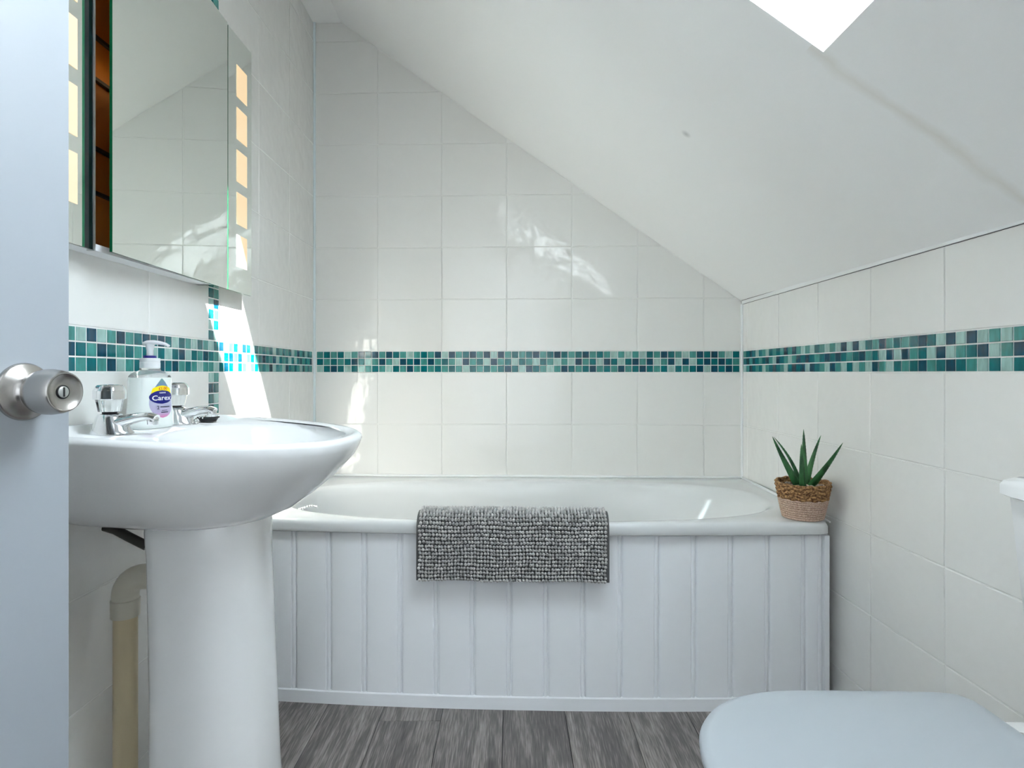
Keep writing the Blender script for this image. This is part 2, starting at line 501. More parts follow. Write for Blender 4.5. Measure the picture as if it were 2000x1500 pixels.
# ------------------------------------------------------------ floor of separate planks
floor = make('floor', MB().box(-1.2, 1.1, ly - 0.1, YBL + 0.15, -0.06, -0.0022), M['black'], smooth=False)
tag(floor, 'grey wood effect plank floor', 'floor', kind='structure')
def frustum_mesh(name, poly, h, e, m, n_axis='y'):
    """a flat piece: poly in local (x,z) counter-clockwise, proud along -y by h, arris e"""
    n = len(poly)
    def inset(poly, d):
        out = []
        for i in range(n):
            p0, p1, p2 = Vector(poly[i - 1]), Vector(poly[i]), Vector(poly[(i + 1) % n])
            e1 = (p1 - p0).normalized(); e2 = (p2 - p1).normalized()
            n1 = Vector((-e1.y, e1.x)); n2 = Vector((-e2.y, e2.x))
            b = (n1 + n2)
            den = 1 + n1.dot(n2)
            out.append(p1 + b * (d / max(den, 0.15)))
        return out
    a = [Vector(p) for p in poly]
    b = inset(poly, e * 0.35)
    t = inset(poly, e)
    vs = [(p.x, 0, p.y) for p in a] + [(p.x, -(h - e * 0.9), p.y) for p in a] + [(p.x, -(h - e * 0.28), p.y) for p in b] + [(p.x, -h, p.y) for p in t]
    fs = []
    for k in range(3):
        for i in range(n):
            j = (i + 1) % n
            fs.append((k * n + i, k * n + j, (k + 1) * n + j, (k + 1) * n + i))
    fs.append(tuple(range(3 * n, 4 * n)))
    me = bpy.data.meshes.new(name)
    me.from_pydata(vs, [], fs)
    fix_normals(me)
    finish(me, m, False)
    return me

px_joint = [-0.773, -0.667, -0.503, -0.348, -0.185, -0.021, 0.145, 0.313, 0.473, 0.636, 0.80, 0.905]
for i in range(len(px_joint) - 1):
    a, b = px_joint[i] + 0.0007, px_joint[i + 1] - 0.0007
    cut = {3: 1.561, 1: 0.95, 2: 0.45, 4: 0.75, 5: 1.12, 6: 0.38, 7: 0.9, 8: 0.6, 9: 1.2, 10: 0.5, 0: 0.7}[i]
    for y0, y1 in ((YF - 0.09, cut - 0.0004), (cut + 0.0004, 1.75)):
        pm = MB()
        e = 0.0008
        pm.loft([[(a, y0, -0.002), (b, y0, -0.002), (b, y1, -0.002), (a, y1, -0.002)],
                 [(a, y0, -e), (b, y0, -e), (b, y1, -e), (a, y1, -e)],
                 [(a + e, y0 + e, 0), (b - e, y0 + e, 0), (b - e, y1 - e, 0), (a + e, y1 - e, 0)]])
        cen = Vector(((a + b) / 2, (y0 + y1) / 2, 0))
        me = bpy.data.meshes.new('plank')
        me.from_pydata([tuple(p - cen) for p in pm.v], [], pm.f)
        fix_normals(me); finish(me, M['plank'], False)
        shared('plank', me, floor, cen)

# ------------------------------------------------------------ tiles
ZB0, ZB1 = 0.9165, 0.9985                      # mosaic band
rows = []
z = ZB0
while z > 0.0:
    rows.append((max(z - 0.202, 0.0), z)); z -= 0.202
z = ZB1
while z < ZC:
    rows.append((z, min(z + 0.202, ZC))); z += 0.202
JG = 0.0013                                    # half a joint

def clip(poly, nx, nz, d):
    """keep nx*x + nz*z <= d"""
    out = []
    for i in range(len(poly)):
        p, q = poly[i], poly[(i + 1) % len(poly)]
        fp, fq = nx * p[0] + nz * p[1] - d, nx * q[0] + nz * q[1] - d
        if fp <= 0: out.append(p)
        if (fp < 0 < fq) or (fq < 0 < fp):
            t = fp / (fp - fq)
            out.append((p[0] + t * (q[0] - p[0]), p[1] + t * (q[1] - p[1])))
    r = []
    for p in out:
        if not r or math.hypot(p[0] - r[-1][0], p[1] - r[-1][1]) > 0.004: r.append(p)
    if len(r) > 1 and math.hypot(r[0][0] - r[-1][0], r[0][1] - r[-1][1]) <= 0.004: r.pop()
    return r
def area(p): return abs(sum(p[i][0] * p[(i + 1) % len(p)][1] - p[(i + 1) % len(p)][0] * p[i][1] for i in range(len(p)))) / 2

cache = {}
def place_tile(wall, at, rz, u0, u1, z0, z1, clips=()):
    poly = [(u0 + JG, z0 + JG), (u1 - JG, z0 + JG), (u1 - JG, z1 - JG), (u0 + JG, z1 - JG)]
    for cl in clips:
        poly = clip(poly, *cl)
        if len(poly) < 3: return
    if area(poly) < 2e-4: return
    key = None
    cu, cz = sum(p[0] for p in poly) / len(poly), sum(p[1] for p in poly) / len(poly)
    loc = [(p[0] - cu, p[1] - cz) for p in poly]
    key = tuple((round(p[0], 4), round(p[1], 4)) for p in loc)
    if key not in cache: cache[key] = frustum_mesh('tile', loc, TH, 0.0016, M['tile'])
    o = shared('tile', cache[key], wall, at(cu, cz), rz)
    o.rotation_euler = (random.uniform(-0.0025, 0.0025), random.uniform(-0.001, 0.001), rz + random.uniform(-0.0025, 0.0025))

# back wall
slope_c = (TS * UB.x, 1.0, ZS + TS * (XBR - XL) - 0.004)      # in (u, z)
uj = [0.002, 0.253, 0.505, 0.757, 1.009, 1.261, 1.513, LB - 0.002]
for z0, z1 in rows:
    for a, b in zip(uj, uj[1:]):
        place_tile(wall_back, lambda u, zz: bw(u, -TH, zz), AB, a, b, z0, z1, [slope_c])
# left wall; local x runs along +Y
yl = [0.06, 0.26, 0.512, 0.764, 1.016, 1.268, 1.520]
yl2 = [1.573, 1.8225, 2.073, YBL - 0.003]
for z0, z1 in rows:
    for seq in (yl, yl2):
        for a, b in zip(seq, seq[1:]):
            place_tile(wall_left, lambda u, zz: Vector((XL - TH, u, zz)), PI / 2, a, b, z0, z1)
# right wall; local x runs along -Y
yr = [YBR - 0.003, 2.227, 1.9755, 1.727, 1.4785, 1.23, 0.9785, 0.727, 0.4755, 0.224, 0.05]
RA = -PI / 2 + math.atan(KR)
for z0, z1 in rows:
    if z0 > ZS - 0.03: continue
    for a, b in zip(yr, yr[1:]):
        place_tile(wall_right, lambda u, zz: rw(-u, -TH, zz), RA, -a, -b, z0, min(z1, ZS - 0.006))

# mosaic
mos_me = [frustum_mesh('mosaic_tile', [(-0.0123, -0.0123), (0.0123, -0.0123), (0.0123, 0.0123), (-0.0123, 0.0123)], 0.0058, 0.0012, mm) for mm in MOSM]
def mosaic(wall, at, rz, u0, n, du, z0, nz, dz, skip=None):
    prev = {}
    for i in range(n):
        for k in range(nz):
            ch = [0, 1, 1, 2, 2, 3]
            bad = {prev.get((i - 1, k)), prev.get((i, k - 1))}
            q = random.choice([c_ for c_ in ch if c_ not in bad])
            prev[i, k] = q
            u, zz = u0 + (i + 0.5) * du, z0 + (k + 0.5) * dz
            if skip and skip(u, zz): continue
            o = shared('mosaic_tile', mos_me[q], wall, at(u, zz), rz)
            o.rotation_euler = (random.uniform(-0.006, 0.006), 0, rz + random.uniform(-0.006, 0.006))
PM = (ZB1 - ZB0) / 3
nb = int(LB / PM)
mosaic(wall_back, lambda u, zz: bw(u, -TH, zz), AB, (LB - nb * PM) / 2, nb, PM, ZB0, 3, PM)
mosaic(wall_left, lambda u, zz: Vector((XL - TH, u, zz)), PI / 2, 1.573 + 0.001, int((YBL - 1.573) / PM), PM, ZB0, 3, PM)
mosaic(wall_left, lambda u, zz: Vector((XL - TH, u, zz)), PI / 2, 1.520 - 25 * PM, 25, PM, ZB0, 3, PM)
mosaic(wall_left, lambda u, zz: Vector((XL - TH, u, zz)), PI / 2, 1.520, 2, 0.0265, ZB0 - 6 * PM, 15, PM)
mosaic(wall_left, lambda u, zz: Vector((XL - TH, u, zz)), PI / 2, 1.520, 2, 0.0265, ZB0 + 31 * PM, 18, PM)
nr = 66
mosaic(wall_right, lambda u, zz: rw(-u, -TH, zz), RA, -(YBR - 0.006), nr, PM, ZB0, 3, PM)

# corner, ceiling and bath edge trims
tag(make('trim_1', MB().tube([(XL + 0.003, YBL - 0.004, 0.50), (XL + 0.003, YBL - 0.004, ZC)], 0.0055, 8), M['trim_blue']), 'pale blue sealant bead up the left rear corner', 'trim', kind='structure')
tag(make('trim_2', MB().tube([bw(LB - 0.003, 0.003, 0.50), bw(LB - 0.003, 0.003, ZS - 0.01)], 0.005, 8), M['silicone']), 'white sealant bead up the right rear corner', 'trim', kind='structure')
t3 = MB()
ty0, ty1 = 0.05, YBR - 0.01
for y in (0,):
    a0, a1 = xr(ty0), xr(ty1)
    prof = [(0.0, -0.004), (0.0055, -0.004), (0.0065, 0.008), (0.0, 0.0085)]
    t3.loft([[(a0 - p[0] - 0.0005, ty0, ZS - 0.006 + p[1]) for p in prof], [(a1 - p[0] - 0.0005, ty1, ZS - 0.006 + p[1]) for p in prof]])
t3o = make('trim_3', t3, M['silicone'], smooth=False)
for dz_, k_ in ((0.0032, 0.0062), (-0.0102, 0.0006)):
    make('crack', MB().tube([(xr(ty0) - k_, ty0, ZS + dz_), (xr(ty1) - k_, ty1, ZS + dz_)], 0.0009, 6), M['black'], t3o)
tag(t3o, 'narrow white bead where the right wall meets the slope', 'trim', kind='structure')

# ------------------------------------------------------------ bath
NB = 256
def bowf(u):
    t = 2 * u / LB - 1
    return 0.034 * (1 - abs(t) ** 2.2)
def super_pt(cu, cv, a, b, n, th):
    c_, s_ = math.cos(th), math.sin(th)
    r = (abs(c_ / a) ** n + abs(s_ / b) ** n) ** (-1.0 / n)
    return cu + r * c_, cv + r * s_
# angles packed around the corners of the long rectangle
ANG = []
for i in range(NB):
    t = 2 * PI * i / NB
    ANG.append(math.atan2(math.sin(t) * 0.42, math.cos(t)))
def bath_ring(cu, cv, a, b, n, z, bow=1.0):
    out = []
    for th in ANG:
        u, v = super_pt(cu, cv, a, b, n, th)
        v += bow * bowf(min(max(u, 0), LB)) * max(0.0, (v - 0.1)) / 0.575
        out.append(bw(u, v, z))
    return out
A0, B0 = (LB - 0.004) / 2, 0.337
cu0, cv0 = LB / 2, 0.338
ZR = 0.5125
rings = [bath_ring(cu0, cv0, A0 - 0.02, B0 - 0.02, 60, 0.482),
         bath_ring(cu0, cv0, A0, B0 - 0.002, 60, 0.479),
         bath_ring(cu0, cv0, A0, B0, 60, 0.482),
         bath_ring(cu0, cv0, A0, B0, 60, 0.500),
         bath_ring(cu0, cv0, A0, B0 - 0.001, 50, 0.5045),
         bath_ring(cu0, cv0, A0 - 0.001, B0 - 0.0035, 44, 0.5085),
         bath_ring(cu0, cv0, A0 - 0.003, B0 - 0.0075, 40, 0.5113),
         bath_ring(cu0, cv0, A0 - 0.006, B0 - 0.012, 30, ZR)]
ci, cvi, Ai, Bi = 0.835, 0.372, 0.755, 0.278
for d, z_, n_ in ((0.012, ZR, 2.9), (0.006, 0.5115, 2.85), (0.0, 0.508, 2.8), (-0.004, 0.500, 2.8), (-0.010, 0.47, 2.8), (-0.02, 0.40, 2.9), (-0.035, 0.28, 3.0), (-0.06, 0.18, 3.0), (-0.09, 0.145, 3.0), (-0.14, 0.132, 3.0)):
    k = (ZR - z_) / 0.38
    rings.append(bath_ring(ci - 0.10 * k, cvi, Ai + d - 0.10 * k, Bi + d, n_, z_, bow=1.0 - 0.6 * k))
bath = empty('bathtub', bw(LB / 2, 0.35, 0))
tag(bath, 'white built-in bathtub along the tiled back wall', 'bathtub')
make('tub_shell', MB().loft(rings, cap0=False), M['acrylic'], bath, angle=60)
# under-frame so that the shell stands on the floor
for u in (0.32, LB - 0.45):
    for v in (0.25, 0.48):
        make('tub_foot', MB().lathe([(0.018, 0), (0.018, 0.01), (0.009, 0.012), (0.009, 0.16)], bw(u, v, 0), n=10), M['alu'], bath)
ch = MB()
for i in range(10):
    t = i / 9
    p = bw(0.176 + 0.040 * t, 0.590 - 0.035 * t + 0.006 * math.sin(t * 7), ZR + 0.0042 + 0.004 * math.sin(PI * t) ** 2)
    b = bmesh.new(); bmesh.ops.create_icosphere(b, subdivisions=1, radius=0.0038)
    ch.bm(b, Matrix.Translation(p))
make('plug_chain', ch, M['chrome'], bath)
sl = MB()
sl.tube([bw(0.004, 0.66, ZR + 0.002), bw(0.004, 0.004, ZR + 0.002), bw(LB - 0.004, 0.004, ZR + 0.002), bw(LB - 0.004, 0.60, ZR + 0.002), bw(LB - 0.003, 0.672, ZR)], [0.0055, 0.0055, 0.0055, 0.0050, 0.0025], 8)
tag(make('trim_4', sl, M['silicone']), 'white sealant line round the rear edge of the bath', 'trim', kind='structure')

# bath panel: tongue and groove boards, foot strip and end strip
def vfront(u): return cv0 + B0 + bowf(u) * (cv0 + B0 - 0.1) / 0.575
INS = 0.020
bk = MB()
us = [0.02 + (LB - 0.03) * i / 40 for i in range(41)]
bk.loft([[bw(u, vfront(u) - INS - 0.022, 0.004), bw(u, vfront(u) - INS - 0.006, 0.004), bw(u, vfront(u) - INS - 0.006, 0.474), bw(u, vfront(u) - INS - 0.022, 0.474)] for u in us])
panel = make('front_panel', bk, M['panel'], bath, smooth=False)
panel['label'] = 'pale painted tongue and groove panel below the bath rim'
ft = MB()
ft.loft([[bw(u, vfront(u) - INS - 0.006, 0.0), bw(u, vfront(u) - INS + 0.0035, 0.0), bw(u, vfront(u) - INS + 0.0035, 0.033), bw(u, vfront(u) - INS + 0.0015, 0.036), bw(u, vfront(u) - INS - 0.006, 0.036)] for u in us])
make('foot_strip', ft, M['panel'], panel, smooth=True, angle=30)
PB = 0.1000
bd_w = PB - 0.002
def board_mesh(w, zlo, zhi):
    # a round nosed board with a shallow bead along the right edge
    prof = [(-w / 2, 0.0), (-w / 2 + 0.0006, -0.0035), (-w / 2 + 0.003, -0.0058), (-w / 2 + 0.007, -0.0065), (w / 2 - 0.0145, -0.0065), (w / 2 - 0.0125, -0.0060), (w / 2 - 0.0105, -0.0030),
            (w / 2 - 0.0095, -0.0030), (w / 2 - 0.0080, -0.0056), (w / 2 - 0.005, -0.0062), (w / 2 - 0.002, -0.0052), (w / 2, -0.0015), (w / 2, 0.0)]
    mb = MB()
    mb.loft([[(p[0], p[1], zlo) for p in prof], [(p[0], p[1], zhi) for p in prof]])
    me = bpy.data.meshes.new('board')
    me.from_pydata([tuple(p) for p in mb.v], [], mb.f); fix_normals(me)
    finish(me, M['panel'], True, 40)
    return me
bmesh_board = board_mesh(bd_w, 0.0362, 0.4735)
g0 = 0.197
k = -1
while True:
    ua, ub = g0 + PB * k, g0 + PB * (k + 1)
    if ua > LB - 0.03: break
    ub = min(ub, LB - 0.016)
    ua = max(ua, 0.03)
    um = (ua + ub) / 2
    sl_ = (vfront(um + 0.01) - vfront(um - 0.01)) / 0.02
    me = bmesh_board if abs((ub - ua) - PB) < 1e-4 else board_mesh(ub - ua - 0.002, 0.0362, 0.4735)
    shared('board', me, panel, bw(um, vfront(um) - INS - 0.006, 0), AB - math.atan(sl_))
    k += 1
es = MB()
e0 = bw(LB - 0.0145, vfront(LB) - INS - 0.02, 0)
es.box(e0.x, e0.x + 0.014, e0.y - 0.030, e0.y + 0.02, 0.0, 0.474, 0.0012, 1)
make('end_strip', es, M['white_plastic'], panel, smooth=False)

# ------------------------------------------------------------ chenille mat over the rim
M['chenille'] = mat('grey_chenille', srgb(150, 149, 148), 0.9)
add_vary(M['chenille'], srgb(158, 157, 156), srgb(196, 194, 191), 60, 2)
nodes(M['chenille'])[1].inputs['Sheen Weight'].default_value = 0.3
M['mat_back'] = mat('grey_mat_backing', srgb(92, 92, 92), 0.95)
mat_o = empty('bath_mat', bw(0.80, 0.70, ZR))
tag(mat_o, 'grey bobbly chenille bath mat hung over the front of the bath', 'bath mat')
PATH = [(0.618, 0.43), (0.628, 0.48), (0.643, 0.518), (0.663, 0.536), (0.690, 0.540), (0.714, 0.531), (0.7265, 0.508), (0.7275, 0.480), (0.7275, 0.42), (0.7275, 0.362)]
for _ in range(3):                      # round the corners of the path
    q_ = [PATH[0]]
    for a_, b_ in zip(PATH, PATH[1:]):
        q_ += [(a_[0] * 0.75 + b_[0] * 0.25, a_[1] * 0.75 + b_[1] * 0.25), (a_[0] * 0.25 + b_[0] * 0.75, a_[1] * 0.25 + b_[1] * 0.75)]
    PATH = q_ + [PATH[-1]]
def path_at(s_):
    for (a, b), (c_, d) in zip(PATH, PATH[1:]):
        l = math.hypot(c_ - a, d - b)
        if s_ <= l: return a + (c_ - a) * s_ / l, b + (d - b) * s_ / l, (c_ - a) / l, (d - b) / l
        s_ -= l
    a, b = PATH[-2]; c_, d = PATH[-1]; l = math.hypot(c_ - a, d - b)
    return c_, d, (c_ - a) / l, (d - b) / l
PL = sum(math.hypot(c_[0] - a[0], c_[1] - a[1]) for a, c_ in zip(PATH, PATH[1:]))
mu0, mu1 = 0.546, 1.058
bkm = MB()
nP, nU = 44, 24
def mat_pt(u, s_, off):
    v, z_, dv, dz = path_at(s_)
    nv, nz_ = -dz, dv             # outward normal (left of travel is outward/up)
    wv = 0.0025 * math.sin(u * 23 + s_ * 7) * min(1, s_ / PL * 1.2)
    return bw(u, v + nv * off + wv, z_ + nz_ * off)
top = [[mat_pt(mu0 + (mu1 - mu0) * i / nU, PL * k / nP, 0.0) for i in range(nU + 1)] for k in range(nP + 1)]
bot = [[mat_pt(mu0 + (mu1 - mu0) * i / nU, PL * k / nP, -0.0045) for i in range(nU + 1)] for k in range(nP + 1)]
rr = []
for k in range(nP + 1):
    rr.append(top[k] + bot[k][::-1])
bkm.loft(rr)
make('backing', bkm, M['mat_back'], mat_o, angle=50)
bob = MB()
ncol, rowp = 58, 0.0098
nrow = int(PL / rowp)
tmpl = bmesh.new(); bmesh.ops.create_icosphere(tmpl, subdivisions=2, radius=1.0)
tmpl.verts.index_update()
tv = [v.co.copy() for v in tmpl.verts]; tf = [tuple(v.index for v in f.verts) for f in tmpl.faces]
tmpl.free()
colw = (mu1 - mu0 - 0.012) / ncol
jit = [random.uniform(-0.0012, 0.0012) for _ in range(200)]
for r_ in range(nrow + 1):
    s_ = min(r_ * rowp + 0.003, PL - 0.001)
    sh = random.uniform(-0.002, 0.002)
    for i in range(ncol):
        u = mu0 + 0.006 + (i + 0.5) * colw + sh + random.uniform(-0.0011, 0.0011)
        s2 = s_ + 0.0012 * math.sin(i * 0.35 + r_ * 0.2) + random.uniform(-0.0009, 0.0009)
        s2 = min(max(s2, 0.001), PL - 0.0005)
        cen = mat_pt(u, s2, 0.0052 + random.uniform(-0.0008, 0.0010))
        v, z_, dv, dz = path_at(s2)
        t_ = VB * dv + Vector((0, 0, dz)); n_ = VB * (-dz) + Vector((0, 0, dv))
        ru, rt, rn = (0.0041 + random.uniform(-0.0003, 0.0003), 0.0044 + random.uniform(-0.0003, 0.0003), 0.0062)
        tw = random.uniform(-0.3, 0.3)
        bob.add([cen + UB * (p.x * ru + tw * 0.002 * p.z) + t_ * (p.y * rt - 0.0015 * p.z) + n_ * (p.z * rn) for p in tv], tf)
bb = make('bobbles', bob, M['chenille'], mat_o, angle=180)
bb['kind'] = 'stuff'

# ------------------------------------------------------------ wash basin
BY = 1.14
basin = empty('wash_basin', (XL + 0.15, BY, 0))
tag(basin, 'white ceramic pedestal wash basin on the left wall', 'wash basin')
NS = 96
def d_outline(wmax, hw, wb=0.0, n=2.5, wmid=0.14):
    """D shape: flat side at the wall (w=wb), nose at wmax; returns (w, s) for NS points"""
    pts = []
    for i in range(NS):
        t = 2 * PI * i / NS
        c_, s_ = math.cos(t), math.sin(t)
        if c_ >= 0:
            r = (abs(c_ / (wmax - wmid)) ** n + abs(s_ / hw) ** n) ** (-1 / n)
        else:
            r = (abs(c_ / (wmid - wb)) ** 9 + abs(s_ / hw) ** 9) ** (-1 / 9)
        pts.append((wmid + r * c_, r * s_))
    return pts
def zr(w): return 0.824 - 0.062 * w
def ring3(pts, zf): return [Vector((XL + 0.002 + w, BY + s_, zf(w))) for w, s_ in pts]
WM, HW = 0.475, 0.250
out = [ring3(d_outline(0.20, 0.085, 0.0, 2.2, 0.10), lambda w: 0.648 - 0.063 * w),
       ring3(d_outline(0.285, 0.115, 0.0, 2.2, 0.12), lambda w: 0.652 - 0.063 * w),
       ring3(d_outline(0.318, 0.142, 0.0, 2.2, 0.12), lambda w: 0.662 - 0.058 * w),
       ring3(d_outline(0.354, 0.168, 0.0, 2.25, 0.125), lambda w: 0.676 - 0.046 * w),
       ring3(d_outline(0.391, 0.193, 0.0, 2.3, 0.13), lambda w: 0.695 - 0.022 * w),
       ring3(d_outline(0.426, 0.214, 0.0, 2.35, 0.135), lambda w: 0.719 - 0.008 * w),
       ring3(d_outline(0.446, 0.229, 0.0, 2.4, 0.14), lambda w: 0.739 - 0.004 * w),
       ring3(d_outline(0.460, 0.240, 0.0, 2.4, 0.14), lambda w: 0.762 - 0.02 * w),
       ring3(d_outline(0.470, 0.2465, 0.0, 2.4, 0.14), lambda w: zr(w) - 0.024),
       ring3(d_outline(WM, HW, 0.0, 2.4, 0.14), lambda w: zr(w) - 0.010),
       ring3(d_outline(WM - 0.002, HW - 0.002, 0.001, 2.4, 0.14), lambda w: zr(w) - 0.005),
       ring3(d_outline(WM - 0.006, HW - 0.006, 0.003, 2.4, 0.14), lambda w: zr(w) - 0.0018),
       ring3(d_outline(WM - 0.011, HW - 0.011, 0.006, 2.4, 0.14), lambda w: zr(w)),
       ring3(d_outline(WM - 0.017, HW - 0.017, 0.010, 2.4, 0.14), lambda w: zr(w) - 0.0012),
       ring3(d_outline(WM - 0.023, HW - 0.026, 0.018, 2.4, 0.14), lambda w: min(zr(w) - 0.005, 0.8085 + 0.02 * max(0, w - 0.15) if w < 0.2 else zr(w) - 0.005))]
def oval(a, b, wc, n=2.3):
    pts = []
    for i in range(NS):
        t = 2 * PI * i / NS
        c_, s_ = math.cos(t), math.sin(t)
        r = (abs(c_ / a) ** n + abs(s_ / b) ** n) ** (-1 / n)
        pts.append((wc + r * c_, r * s_))
    return pts
out += [ring3(oval(0.153, 0.208, 0.290), lambda w: min(zr(w) - 0.009, 0.8065)),
        ring3(oval(0.149, 0.203, 0.290), lambda w: min(zr(w) - 0.014, 0.8020)),
        ring3(oval(0.143, 0.196, 0.289), lambda w: 0.785 - 0.02 * (w - 0.29)),
        ring3(oval(0.130, 0.180, 0.286), lambda w: 0.755),
        ring3(oval(0.108, 0.150, 0.282), lambda w: 0.722),
        ring3(oval(0.075, 0.105, 0.275), lambda w: 0.700),
        ring3(oval(0.022, 0.022, 0.270, 2), lambda w: 0.690)]
make('bowl', MB().loft(out), M['ceramic'], basin, angle=70)
wst = MB().lathe([(0.0, 0.0), (0.021, 0.0), (0.021, 0.002), (0.014, 0.003), (0.0, 0.0015)], (XL + 0.272, BY, 0.690), n=24)
make('waste_ring', wst, M['chrome'], basin)
ped = MB()
def ped_ring(z_, x0, x1, hw, r=0.05):
    pts = []
    for i in range(64):
        t = 2 * PI * i / 64
        c_, s_ = math.cos(t), math.sin(t)
        n_ = 2.6 if c_ > 0 else 7
        rr_ = (abs(c_ / (0.65 * (x1 - x0) if c_ > 0 else 0.35 * (x1 - x0))) ** n_ + abs(s_ / hw) ** n_) ** (-1 / n_)
        xm = x0 + 0.35 * (x1 - x0)
        pts.append(Vector((xm + rr_ * c_, BY + rr_ * s_, z_)))
    return pts
ped.loft([ped_ring(0.0, -0.655, -0.438, 0.112), ped_ring(0.03, -0.655, -0.441, 0.110), ped_ring(0.07, -0.652, -0.447, 0.104),
          ped_ring(0.16, -0.648, -0.453, 0.099), ped_ring(0.35, -0.648, -0.461, 0.097), ped_ring(0.58, -0.652, -0.470, 0.098), ped_ring(0.630, -0.655, -0.470, 0.100), ped_ring(0.645, -0.655, -0.474, 0.098)])
make('pedestal', ped, M['ceramic'], basin, angle=60)

def make_tap(name, x, y, zb):
    t = empty(name, (x, y, zb))
    bd = MB()
    # body: oval foot leaning up into a neck
    n = 28
    def ov_(cx, a, b, z_): return [Vector((x + cx + a * math.cos(2 * PI * i / n), y + b * math.sin(2 * PI * i / n), zb + z_)) for i in range(n)]
    bd.loft([ov_(0.004, 0.036, 0.027, 0.0), ov_(0.004, 0.036, 0.027, 0.002), ov_(0.003, 0.033, 0.0255, 0.006), ov_(0.002, 0.0280, 0.0230, 0.017), ov_(0.001, 0.0225, 0.0205, 0.029), ov_(0.0, 0.0180, 0.0178, 0.0345), ov_(0.0, 0.013, 0.013, 0.0355)])
    make('body', bd, M['chrome'], t, angle=50)
    sp_ = MB()
    pts = [(0.004, 0.0165), (0.018, 0.0195), (0.034, 0.0245), (0.050, 0.0285), (0.064, 0.0305), (0.074, 0.0295), (0.082, 0.0265)]
    rad = [0.0185, 0.0170, 0.0140, 0.0118, 0.0108, 0.0104, 0.0100]
    sp_.tube([(x + a, y, zb + b) for a, b in pts], rad, 18, flat=0.72)
    sp_.lathe([(0.0085, 0.0), (0.0092, 0.001), (0.0095, 0.012), (0.008, 0.014)], (x + 0.0755, y, zb + 0.0155), n=18)
    make('spout', sp_, M['chrome'], t, angle=50)
    nk = MB().lathe([(0.0115, 0.0345), (0.0115, 0.0395), (0.006, 0.0396)], (x, y, zb), n=20)
    make('spindle_collar', nk, M['black'], t)
    fl = lambda th, k_: 1.0 + 0.045 * math.cos(8 * th)
    cr = MB().lathe([(0.0155, 0.0385), (0.0170, 0.0392), (0.0190, 0.050), (0.0212, 0.0615), (0.0205, 0.0620)], (x, y, zb), n=48, rf=fl)
    h = make('handle', cr, M['crystal'], t, angle=30)
    bn = MB().lathe([(0.0205, 0.0600), (0.0240, 0.0604), (0.0246, 0.0612), (0.0246, 0.0755), (0.0240, 0.0765), (0.0233, 0.078), (0.0215, 0.0825), (0.0187, 0.0852), (0.0140, 0.0862), (0.0, 0.0864)], (x, y, zb), n=48,
                    rf=lambda th, k_: 1.0 + (0.035 * math.cos(8 * th) if k_ < 6 else 0.02 * math.cos(8 * th)))
    make('handle_cap', bn, M['chrome'], h, angle=30)
    return t
ZL = 0.8082
tag(make_tap('basin_tap', -0.704, 1.042, ZL), 'chrome pillar tap on the basin, nearest the door, in front of the soap bottle', 'tap', 'pair of basin taps')
tag(make_tap('basin_tap', -0.700, 1.240, ZL), 'chrome pillar tap on the basin, half hidden behind the soap bottle', 'tap', 'pair of basin taps')

# plug and chain lying on the ledge
plug = empty('sink_plug', (-0.665, 1.305, ZL))
tag(plug, 'basin plug lying on the ledge with its bead chain', 'plug')
make('stopper', MB().lathe([(0.0, 0.0), (0.016, 0.0), (0.020, 0.007), (0.0225, 0.008), (0.0225, 0.0105), (0.0, 0.011)], (-0.665, 1.305, ZL), n=28), M['black'], plug)
make('cap', MB().lathe([(0.0, 0.0), (0.0205, 0.0), (0.0195, 0.0014), (0.0, 0.0022)], (-0.665, 1.305, ZL + 0.0111), n=28), M['chrome'], plug)
cn = MB()
for i in range(34):
    t = i / 33
    p = Vector((-0.665 - 0.035 * t + 0.012 * math.sin(9 * t), 1.305 - 0.115 * t + 0.010 * math.sin(12 * t), ZL + 0.0025 + 0.012 * (1 - t) ** 2 + (0.003 if i % 2 else 0)))
    if t > 0.55: p.x += 0.045 * math.sin((t - 0.55) * 3.4); p.y += 0.02
    b = bmesh.new(); bmesh.ops.create_icosphere(b, subdivisions=1, radius=0.0024)
    cn.bm(b, Matrix.Translation(p))
make('chain', cn, M['chrome'], plug)

# ------------------------------------------------------------ soap bottle
SX, SY = -0.702, 1.155
bot = empty('soap_bottle', (SX, SY, ZL))
tag(bot, 'clear pump bottle of white hand wash standing between the basin taps', 'soap bottle')
RB = math.radians(-14)
BF = Vector((math.cos(RB), math.sin(RB), 0))       # label side
BS = Vector((-math.sin(RB), math.cos(RB), 0))      # across the label
prof_b = [(0.0, 0.039, 0.027), (0.002, 0.0415, 0.0295), (0.008, 0.0425, 0.0305), (0.022, 0.0425, 0.0300), (0.040, 0.0408, 0.0285), (0.056, 0.0395, 0.0275), (0.075, 0.0392, 0.0275), (0.090, 0.0395, 0.0278),
          (0.0975, 0.0388, 0.0272)]
prof_s = [(0.0975, 0.0388, 0.0272), (0.101, 0.0370, 0.0262), (0.105, 0.0330, 0.0240), (0.1085, 0.0270, 0.0215), (0.110, 0.0215, 0.0190), (0.1115, 0.0175, 0.0172), (0.1165, 0.0170, 0.0170)]
NE = 2.7
def b_ring(z_, a, b_, n=64, ne=NE):
    r = []
    for i in range(n):
        t = 2 * PI * i / n
        c_, s_ = math.cos(t), math.sin(t)
        q = (abs(c_ / b_) ** ne + abs(s_ / a) ** ne) ** (-1 / ne)
        r.append(Vector((SX, SY, ZL + z_)) + BF * (q * c_) + BS * (q * s_))
    return r
M['soap'] = mat('pearly_soap', (0.80, 0.845, 0.82, 1), 0.12, 0.0, Coat_Weight=0.5)
